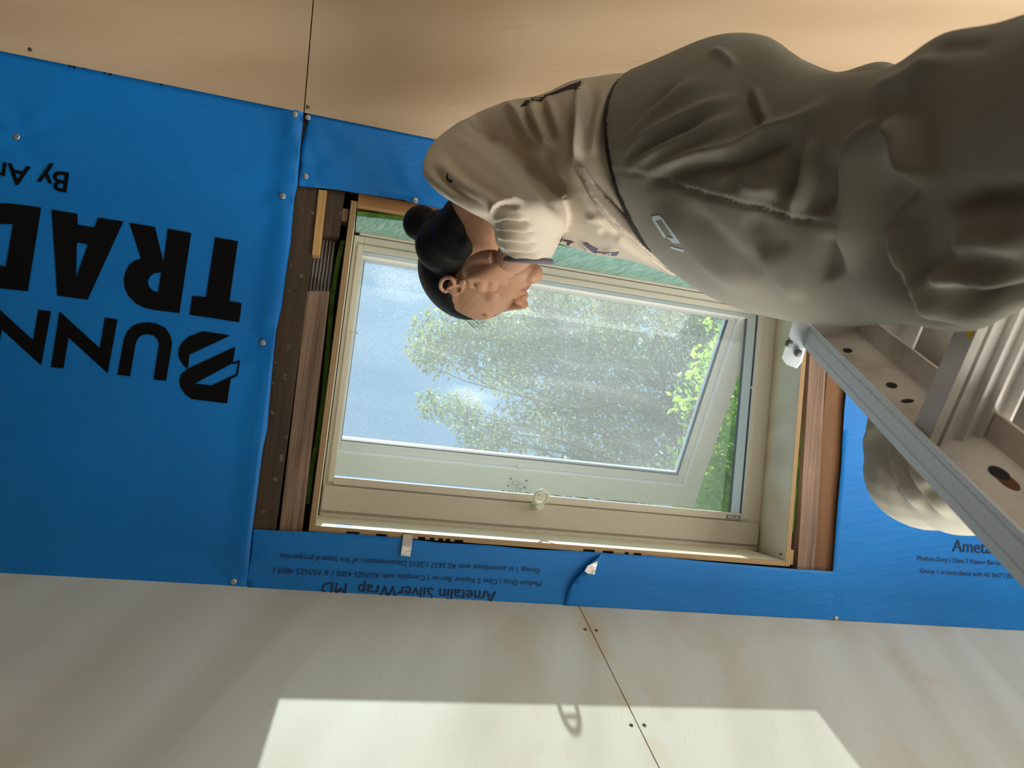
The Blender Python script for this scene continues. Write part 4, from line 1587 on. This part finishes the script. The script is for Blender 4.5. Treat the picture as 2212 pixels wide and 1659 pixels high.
# cuff trim round the near sleeve's opening
c, a, b = sleeve[-1]
ax_ = np.cross(a, b)
ax_ /= np.linalg.norm(ax_)
if ax_ @ (P(1130, 600, 1.12) - c) < 0:
    ax_ = -ax_
mb = MB()
mb.tube([c + ax_ * .004 + a * 1.0 * math.cos(q) + b * 1.0 * math.sin(q) for q in np.linspace(0, 2 * math.pi, 41)], .0042, 8, cap=False)
mb.build('sleeve_trim', MAT['cuff'], shirt, smooth=True, label='grey-violet sleeve trim')
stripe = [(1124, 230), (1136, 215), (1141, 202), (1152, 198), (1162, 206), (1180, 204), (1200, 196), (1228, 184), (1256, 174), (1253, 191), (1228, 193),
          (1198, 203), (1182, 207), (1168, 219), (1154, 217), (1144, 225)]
decal([stripe], shirt.data, MAT['shirt_dark'], 'dark_back_strip', shirt, .002, 6)  # dark brown strip laid along the back ridge
decal([[(860 + x / 2.765, 140 + y / 2.765) for x, y in ((300, 640), (290, 655), (286, 672), (293, 690), (308, 702), (318, 706), (323, 681), (310, 690), (300, 682), (296, 664))]],
      shirt.data, MAT['ink'], 'sleeve_mark', shirt, .0012, 6)
decal([[(1205, 518), (1210, 511), (1216, 515), (1213, 522), (1207, 524)], [(1217, 517), (1236, 521), (1241, 524), (1234, 525), (1228, 531), (1222, 530), (1226, 523), (1216, 521)]],
      shirt.data, MAT['print_brown'], 'chest_lettering', shirt, .0014, 6)
decal([[(1258, 525), (1268, 524), (1280, 532), (1292, 538), (1288, 543), (1300, 546), (1325, 545), (1338, 544), (1333, 552), (1318, 556), (1308, 562), (1298, 561), (1292, 552), (1278, 544), (1268, 536)],
       [(1262, 537), (1268, 541), (1273, 549), (1266, 545)]], shirt.data, MAT['print_violet'], 'chest_drawing', shirt, .0014, 6)
decal([[(1407, 468), (1424, 465), (1432, 473), (1414, 477)], [(1407, 472), (1414, 474), (1440, 512), (1434, 514)], [(1424, 468), (1431, 470), (1466, 520), (1460, 523)],
       [(1433, 508), (1441, 512), (1466, 519), (1470, 526), (1455, 526)], [(1448, 532), (1478, 540), (1476, 545), (1450, 537)]],
      trousers.data, MAT['print_pale'], 'hip_print', trousers, .0014, 6)
hem = decal([[(1243, 360), (1262, 362), (1285, 398), (1318, 438), (1360, 480), (1402, 518), (1446, 556), (1500, 606), (1492, 613), (1440, 580), (1392, 540), (1346, 500), (1304, 456), (1272, 414)]],
            shirt.data, MAT['shirt'], 'hem_fold', shirt, .0065, 7)
md = hem.modifiers.new('thick', 'SOLIDIFY')
md.thickness = 0.004
md.offset = 0
hem.data.polygons.foreach_set('use_smooth', [True] * len(hem.data.polygons))
# shadow of the waistband, built as a black ring between shirt and trousers
c, a, b = sec((1401, 157), (1491, 602), 1.05, .136, (1315, 345))
mb = MB()
nb2 = 64
axb = np.cross(a, b)
axb /= np.linalg.norm(axb)
if axb @ (main[0][0] - main[2][0]) < 0:
    axb = -axb
for k in range(nb2):
    q = 2 * math.pi * k / nb2
    e = a * math.cos(q) + b * math.sin(q)
    for sc_, off in ((0.94, -.010), (0.974, -.010), (0.974, .0050), (0.94, .0050)):
        mb.v.append(tuple(c + e * sc_ + axb * off))
for k in range(nb2):
    for j in range(4):
        k2, j2 = (k + 1) % nb2, (j + 1) % 4
        mb.f.append([k * 4 + j, k2 * 4 + j, k2 * 4 + j2, k * 4 + j2])
        mb.mi.append(0)
mb.build('waist_shadow', MAT['waist_shadow'], person, smooth=False)

# --- head: own axes (left, forward, up), then the body as one skin
HC = P(1029, 584, 1.40)
Fc, Uc = np.array([0.68, 0.66, 0.08]), np.array([-0.50, 0.42, 0.76])
Fc /= np.linalg.norm(Fc)
Uc /= np.linalg.norm(Uc)
Fc -= (Uc @ Fc) * Uc
Fc /= np.linalg.norm(Fc)
Lc = -np.cross(Fc, Uc)
HF, HU, HL = M @ Fc, M @ Uc, M @ Lc
HAX = np.array([HL, HF, HU])


def hd(x, y, z):
    return HC + x * HL + y * HF + z * HU


def hball(c, r, seg=20):
    return ball(hd(*c), r, seg, HAX)


def hring(z, yc, rx, ry, tilt=0.0):
    return hd(0, yc, z), HL * rx, HF * ry + HU * tilt


parts = [hball((0, -.012, .035), (.073, .094, .083), 32),
         ring_loft([hring(.055, .018, .064, .070), hring(.025, .020, .068, .074), hring(-.02, .020, .0665, .0735), hring(-.055, .028, .059, .066),
                    hring(-.085, .043, .045, .051), hring(-.104, .057, .029, .034), hring(-.113, .063, .014, .018)], 32),
         limb([(hd(0, .086, .030), .009), (hd(0, .097, .006), .0085), (hd(0, .109, -.020), .0105), (hd(0, .112, -.030), .0115)], 14),
         hball((.0115, .0985, -.033), (.0095, .012, .008)), hball((-.0115, .0985, -.033), (.0095, .012, .008)),
         hball((0, .0875, -.0615), (.0235, .0115, .0065)), hball((0, .0860, -.0725), (.0205, .0115, .0070)),
         hball((0, .085, -.098), (.023, .018, .017)),
         hball((.031, .0755, .022), (.023, .013, .008)), hball((-.031, .0755, .022), (.023, .013, .008)),
         hball((.032, .0705, .002), (.0155, .0135, .0115)), hball((-.032, .0705, .002), (.0155, .0135, .0115)),
         hball((.040, .054, -.030), (.021, .020, .024)), hball((-.040, .054, -.030), (.021, .020, .024))]
for sgn in (1, -1):                                   # ears: lobe, rim and the bowl's ridge
    ex = sgn * .0725
    rim = [hd(ex + sgn * (.006 + .012 * max(0, math.sin(q * .5))), -.012 - .013 * math.sin(q) - .004, -.004 + .0265 * math.cos(q)) for q in np.linspace(-.5, 4.1, 16)]
    parts.append(limb([(p, .0046) for p in rim], 10, 2))
    parts.append(hball((ex + sgn * .001, -.004, -.004), (.006, .016, .026)))
    parts.append(hball((ex + sgn * .006, .002, -.030), (.005, .008, .010)))
    parts.append(hball((ex + sgn * .006, .010, -.008), (.004, .004, .007)))
    parts.append(limb([(hd(ex + sgn * .010, -.012, .008), .003), (hd(ex + sgn * .011, -.010, -.006), .0032), (hd(ex + sgn * .008, -.001, -.018), .003)], 8, 2))
neck0, neck1 = hd(0, -.015, -.05), P(1046, 432, 1.265)
parts.append(limb([(hd(0, -.012, -.01), .056), (neck0, .056), ((neck0 + neck1) / 2, .055), (neck1, .060), (P(1080, 380, 1.24), .08)], 24))
parts.append(limb([(P(1080, 370, 1.24), .075), (P(1180, 370, 1.17), .09), (P(1330, 370, 1.10), .09), (P(1470, 370, 1.02), .10), (P(1600, 380, .95), .10)], 24))
# near arm
sh_l, el_l, wr_l = P(990, 345, 1.18), P(1178, 462, 1.030), P(1104, 560, 1.185)
parts.append(limb([(P(1080, 370, 1.22), .06), (sh_l, .036), (sh_l + (el_l - sh_l) * .55, .036), (el_l, .034)], 20))
parts.append(limb([(el_l, .034), (el_l + (wr_l - el_l) * .35, .036), (el_l + (wr_l - el_l) * .75, .031), (wr_l, .0265)], 20))
# hand: palm, four curled fingers, thumb
kn = [P(1025, 592, 1.230), P(1045, 598, 1.224), P(1067, 598, 1.224), P(1089, 590, 1.230)]     # knuckles, index to little
wa, wb = P(1078, 552, 1.190), P(1120, 566, 1.196)
hand_dir = (kn[1] + kn[2]) / 2 - (wa + wb) / 2
hand_dir /= np.linalg.norm(hand_dir)
across = kn[3] - kn[0]
across /= np.linalg.norm(across)
pn = np.cross(hand_dir, across)
pn /= np.linalg.norm(pn)
if pn @ (C0 - HC) < 0:
    pn = -pn                                         # back of the hand, towards the room
wc = (wa + wb) / 2
parts.append(ring_loft([(wr_l - hand_dir * .010, across * .026, pn * .022), (wc + hand_dir * .012, across * .030, pn * .020), (wc + hand_dir * .040, across * .037, pn * .017),
                        ((kn[1] + kn[2]) / 2 - hand_dir * .004, across * .041, pn * .014), ((kn[1] + kn[2]) / 2 + hand_dir * .006, across * .037, pn * .009)], 28))
for k, (q, ln_, r) in enumerate(zip(kn, (1.0, 1.1, 1.05, .85), (.0108, .0112, .0108, .0098))):
    dn_ = P(1040, 640, 1.23) - P(1045, 600, 1.23)       # the fingers fold over downwards, then back under the palm
    dn_ /= np.linalg.norm(dn_)
    d1 = dn_ * .92 - pn * .45
    d1 /= np.linalg.norm(d1)
    d2 = -pn * .95 + dn_ * .1
    d2 /= np.linalg.norm(d2)
    d3 = -dn_ * .9 - pn * .25
    d3 /= np.linalg.norm(d3)
    b0 = q - hand_dir * .018
    b1 = q + dn_ * .001
    b2 = b1 + d1 * .015 * ln_
    b3 = b2 + d2 * .022 * ln_
    b4 = b3 + d3 * .018 * ln_
    parts.append(limb([(b0, r * .85), (b1, r * 1.08), ((b1 + b2) / 2, r), (b2, r * 1.06), (b3, r * .95), (b4, r * .8)], 12))
tb = wa - across * .004
parts.append(limb([(tb + hand_dir * .004, .013), (P(1046, 558, 1.215), .0140), (P(1022, 568, 1.235), .0125), (P(1011, 582, 1.250), .0108), (P(1010, 592, 1.262), .0085)], 12))
# far arm and legs, inside the clothes
parts.append(limb([(P(1060, 370, 1.25), .06), (sho_r, .048), (elb_r, .042), ((elb_r + wri_r) / 2, .034), (wri_r, .027)], 16))
hr = (wri_r - elb_r) / np.linalg.norm(wri_r - elb_r)
sv = np.cross(hr, M @ np.array([0, 0, 1.0]))
sv /= np.linalg.norm(sv)
iv = np.cross(hr, sv)
parts.append(ring_loft([(wri_r, sv * .026, iv * .02), (wri_r + hr * .045, sv * .04, iv * .015), (wri_r + hr * .085, sv * .038, iv * .012)], 20))
for k in range(4):
    q = wri_r + hr * .085 + sv * (.028 - .019 * k)
    parts.append(limb([(q - hr * .02, .009), (q + hr * .03, .0088), (q + hr * (.06 if k in (1, 2) else .05) + iv * .012, .007)], 10))
parts.append(limb([(wri_r + hr * .02 + sv * .03, .012), (wri_r + hr * .045 + sv * .055, .011), (wri_r + hr * .07 + sv * .062, .0085)], 10))
parts.append(limb([(P(1600, 380, .99), .07)] + [(main[i][0] + ray(*proj(main[i][0][None])[0][0]) * .025, .026) for i in (3, 4, 5, 6, 7, 8)] + [(main[-2][0], .034), (main[-1][0], .034), (foot_l + np.array([0, 0, .03]), .036)], 20))
parts.append(limb([(P(1560, 350, 1.0), .07), (hip_r, .06), (P(1870, 520, 1.12), .05), (P(2000, 760, 1.12), .045), (knee, .045), (knee + (foot_r - knee) * .5, .05), (foot_r + np.array([0, 0, .03]), .036)], 20))
bm_ = fuse(parts, 0.0021, 5, 0.5)
# a little depth in the mouth line, eye sockets and nostrils
co = get_co(bm_)
loc = (co - HC) @ HAX.T
no = np.empty(len(co) * 3)
bm_.vertices.foreach_get('normal', no)
no = no.reshape(-1, 3)


def dent(c, r, dep):
    global co
    d = np.sqrt((((loc - np.array(c)) / np.array(r)) ** 2).sum(1))
    co = co - no * (dep * np.exp(-d ** 2))[:, None]


dent((0, .100, -.067), (.020, .02, .0022), .0032)
for s in (1, -1):
    dent((s * .0065, .103, -.0415), (.0035, .006, .004), .006)
    dent((s * .032, .083, .0015), (.013, .012, .0016), .0022)
    dent((s * .0775, .004, -.008), (.006, .006, .010), .005)
set_co(bm_, co)
bm_.materials.append(MAT['skin'])
bm_.materials.append(MAT['lip'])
cen = np.empty(len(bm_.polygons) * 3)
bm_.polygons.foreach_get('center', cen)
cl = (cen.reshape(-1, 3) - HC) @ HAX.T
mi = ((np.abs(cl[:, 0]) < .024 - np.abs(cl[:, 2] + .067) * .9) & (cl[:, 1] > .088) & (np.abs(cl[:, 2] + .067) < .0115)).astype(np.int32)
bm_.materials.clear()
bm_.materials.append(MAT['skin'])
bm_.materials.append(MAT['lip'])
bm_.polygons.foreach_set('material_index', mi)
bm_.polygons.foreach_set('use_smooth', [True] * len(bm_.polygons))
bm_.name = 'body'
body = link(bm_, 'body', person)
# lashes and brows
for s in (1, -1):
    MB().tube([hd(s * (.018 + .028 * k / 6), .0842 - .010 * (k / 6) ** 2, .001 - .004 * math.sin(math.pi * k / 6)) for k in range(7)], [.0006, .0014, .0017, .0018, .0017, .0014, .0006], 8).build(
        'eyelash', MAT['hair'], body, smooth=True)
    MB().tube([hd(s * (.014 + .036 * k / 6), .0885 - .016 * (k / 6) ** 2, .0225 + .006 * math.sin(math.pi * k / 6)) for k in range(7)], [.001, .0024, .0026, .0025, .0022, .0016, .0008], 8).build(
        'eyebrow', MAT['hair'], body, smooth=True)

# --- hair drawn back into a bun
hv, hf = ball((0, 0, 0), 1.0, 64)
out_v = []
for q in hv:
    x, y, z = q
    p = np.array([x * .0775, -.014 + y * .099, .036 + z * .0885])
    # hairline: above the forehead, in front of the ear, down to the nape
    line = .062 - .055 * (1 - min(1, abs(p[0]) / .075)) ** 0 * 0 if False else None
    ylim = .058 + (p[2] - .095) * -.75 if p[2] > .055 else (.034 + (p[2] - .055) * 0.8 if p[2] > .012 else -.012)
    ylim = min(ylim, .085)
    e = np.clip((ylim - p[1]) / .016, 0, 1)
    zlow = np.clip((p[2] + .075) / .012, 0, 1)
    e = e * zlow
    sc_ = 0.90 + 0.10 * e
    c0 = np.array([0, -.012, .035])
    out_v.append(hd(*(c0 + (p - c0) * sc_)))
bun_c = np.array([.0, -.1435, .015])
bun = [hball(tuple(bun_c), (.036, .034, .036), 28), limb([(hd(0, -.06, .02), .05), (hd(0, -.105, .02), .034), (hd(*bun_c), .028)], 20),
       hball((0, -.052, .01), (.066, .062, .07), 28), hball((0, -.046, -.055), (.055, .044, .062), 28), ball(P(987, 503, 1.315), (.052, .052, .055), 24), ball(P(1000, 470, 1.29), (.040, .040, .045), 24), ball(P(962, 530, 1.345), (.058, .055, .058), 24), ball(P(952, 498, 1.36), (.040, .040, .045), 24)]
hm = fuse([(out_v, hf)] + bun, 0.0026, 8, 0.6)
hair = finish(hm, 'hair', MAT['hair'], person)
for k in range(26):                                   # loose strands along the hairline
    a = random.uniform(-1, 1)
    x = .070 * a
    s0 = hd(x, .045 + random.uniform(-.01, .01), .092 - .03 * abs(a))
    s1 = hd(x * 1.03, .072 + random.uniform(0, .01), .088 - .03 * abs(a) + random.uniform(-.006, .006))
    s2 = hd(x * 1.05, .083 + random.uniform(0, .016), .070 - .03 * abs(a) + random.uniform(-.012, .008))
    if k == 0:
        lo = MB()
    lo.tube([s0, s1, s2], [.0004, .0003, .0001], 4)
lo.build('loose_strands', MAT['hair'], hair, kind='stuff')

# shoes on the steps
for ft, dr in ((foot_l, np.array([.55, .83, 0])), (foot_r, np.array([.3, .95, 0]))):
    dr = dr / np.linalg.norm(dr)
    sd2 = np.array([-dr[1], dr[0], 0])
    shp = [ring_loft([(ft - dr * .075 + zz * .03, sd2 * .03, zz * .028), (ft - dr * .04 + zz * .04, sd2 * .036, zz * .042), (ft + dr * .03 + zz * .034, sd2 * .042, zz * .036),
                      (ft + dr * .11 + zz * .022, sd2 * .046, zz * .024), (ft + dr * .165 + zz * .016, sd2 * .034, zz * .015)], 24),
           limb([(ft + zz * .03 - dr * .02, .038), (ft + zz * .085 - dr * .02, .042)], 20)]
    finish(fuse(shp, .005, 3), 'shoe', MAT['grey_plate'], person)

# ---------------------------------------------------------------- garden: ground and two trees above the roof
gm = mat('grass_ground', (0.10, 0.16, 0.04), 0.9)
gt_ = NT(gm)
gt_.color(gt_.ramp(gt_.noise(gt_.coords((1.5, 1.5, 1.5)), 1.0, 5, 0.6), [(0.3, (0.07, 0.12, 0.025)), (0.7, (0.16, 0.20, 0.06))]))
MB().wbox(-14, 18, -14, 18, -0.30, -0.12).build('ground', gm, kind='structure')


def leaf_mat(name, a, b, trans):
    m = bpy.data.materials.new(name)
    m.use_nodes = True
    t = NT.__new__(NT)
    t.t = m.node_tree
    t.b = t.t.nodes['Principled BSDF']
    t.b.inputs['Roughness'].default_value = 0.4
    out = t.t.nodes['Material Output']
    c = t.ramp(t.noise(t.coords((7, 7, 7)), 1.0, 3, 0.7), [(0.3, a), (0.7, b)])
    t.color(c)
    tl = t.n('ShaderNodeBsdfTranslucent')
    hs = t.n('ShaderNodeHueSaturation')
    hs.inputs['Value'].default_value = 1.7
    hs.inputs['Hue'].default_value = 0.485
    t.l(c, hs.inputs['Color'])
    t.l(hs.outputs[0], tl.inputs[0])
    mx = t.n('ShaderNodeMixShader')
    mx.inputs[0].default_value = trans
    t.l(t.b.outputs[0], mx.inputs[1])
    t.l(tl.outputs[0], mx.inputs[2])
    t.l(mx.outputs[0], out.inputs[0])
    return m


BARK = timber_mat('bark', (0.10, 0.075, 0.055), (0.24, 0.19, 0.15), ((0, 0, 1), (1, 0, 0), (0, 1, 0)), 30)
LEAF_A = leaf_mat('dusty_green_leaf', (0.13, 0.19, 0.06), (0.32, 0.38, 0.15), 0.5)
LEAF_B = leaf_mat('bright_green_leaf', (0.15, 0.33, 0.025), (0.40, 0.56, 0.09), 0.62)


def leaves(rng, clumps, n, ln, wd):
    """clumps of bent leaves, each two facets"""
    V, F = [], []
    tot = sum(r ** 2 for c, r in clumps)
    for c, r in clumps:
        k = int(n * r ** 2 / tot)
        d = rng.normal(size=(k, 3))
        d /= np.linalg.norm(d, axis=1)[:, None]
        p = np.array(c) + d * (r * rng.random((k, 1)) ** .45) * np.array([1, 1, .75])
        for q, dd in zip(p, d):
            a = rng.normal(size=3) + np.array([0, 0, -.7])
            a /= np.linalg.norm(a)
            b = np.cross(a, rng.normal(size=3) + np.array([0, 0, 1.3]))
            b /= max(1e-6, np.linalg.norm(b))
            s = rng.uniform(.65, 1.25)
            nrm = np.cross(a, b)
            L, W = a * ln * s, b * wd * s
            i = len(V)
            V += [q, q + L * .45 + W, q + L + nrm * wd * .5, q + L * .45 - W]
            F += [(i, i + 1, i + 2), (i, i + 2, i + 3)]
    me = bpy.data.meshes.new('foliage')
    me.from_pydata([tuple(map(float, v)) for v in V], [], F)
    return me


def tree(label, base, top, r0, clumps, n, ln, wd, material, seed):
    rng = np.random.default_rng(seed)
    root = thing('tree', label, 'tree', base)
    base, top = np.array(base, float), np.array(top, float)
    pts = [base + (top - base) * f + np.array([math.sin(f * 5 + seed) * .12, math.cos(f * 4) * .12, 0]) * f for f in np.linspace(0, 1, 9)]
    MB().tube(pts, list(np.linspace(r0, r0 * .35, 9)), 12).build('trunk', BARK, root, smooth=True)
    for i, (c, r) in enumerate(clumps):
        s = pts[3 + i % 6]
        c = np.array(c)
        mid = (s + c) / 2 + rng.normal(size=3) * .25
        br = MB().tube([s, (s + mid) / 2 + rng.normal(size=3) * .05, mid, (mid + c) / 2 + rng.normal(size=3) * .1, c], [r0 * .12, r0 * .09, r0 * .06, r0 * .04, r0 * .015], 7)
        for _ in range(2):
            e = c + rng.normal(size=3) * r * .5
            br.tube([mid, (mid + e) / 2 + rng.normal(size=3) * .12, e], [r0 * .04, r0 * .03, r0 * .012], 5)
        br.build('branch', BARK, root, smooth=True)
    me = leaves(rng, clumps, n, ln, wd)
    me.materials.append(material)
    link(me, 'foliage', root)
    return root


rg = np.random.default_rng(11)
cl = []
for px, py, d, r in ((960, 735, 7.6, .42), (1030, 690, 8.0, .40), (925, 760, 7.9, .22), (1085, 745, 7.4, .50), (1160, 690, 8.2, .50), (1190, 780, 7.7, .50), (1270, 700, 7.9, .55),
                     (1300, 800, 7.2, .50), (1380, 720, 8.3, .50), (1100, 800, 8.3, .35), (1240, 890, 7.6, .48), (1330, 930, 7.2, .50), (1130, 920, 7.9, .40), (1000, 890, 7.8, .28),
                     (930, 875, 8.0, .20), (1050, 960, 7.6, .35), (1410, 830, 7.6, .50), (1460, 940, 7.4, .5), (1500, 760, 7.8, .50), (1240, 1000, 7.5, .45), (1370, 1020, 7.2, .45),
                     (1570, 700, 8.2, .5), (1480, 660, 8.4, .45), (1550, 860, 7.8, .5), (1190, 620, 8.4, .38), (1330, 640, 8.4, .42), (1110, 1040, 7.8, .3), (1030, 1010, 8.0, .22)):
    cl.append((P(px, py, d), r))
tree('tall dusty-green tree seen through the dirty glass of the skylight', (4.6, 2.8, -.12), P(1330, 860, 8.2), .20, cl, 34000, .066, .0145, LEAF_A, 3)
cl = []
for px, py, d, r in ((1560, 850, 5.6, .42), (1600, 760, 5.8, .42), (1590, 940, 5.4, .40), (1540, 1010, 5.5, .40), (1580, 1070, 5.3, .38), (1640, 870, 5.6, .42), (1650, 1010, 5.5, .42),
                     (1520, 1110, 5.6, .36), (1660, 720, 6.0, .4), (1620, 1140, 5.5, .4), (1720, 930, 5.8, .45), (1700, 1080, 5.6, .42)):
    cl.append((P(px, py, d), r))
tree('bright green leafy tree seen through the gap beside the open sash', (5.6, 2.2, -.12), P(1680, 960, 5.9), .13, cl, 6000, .080, .021, LEAF_B, 5)
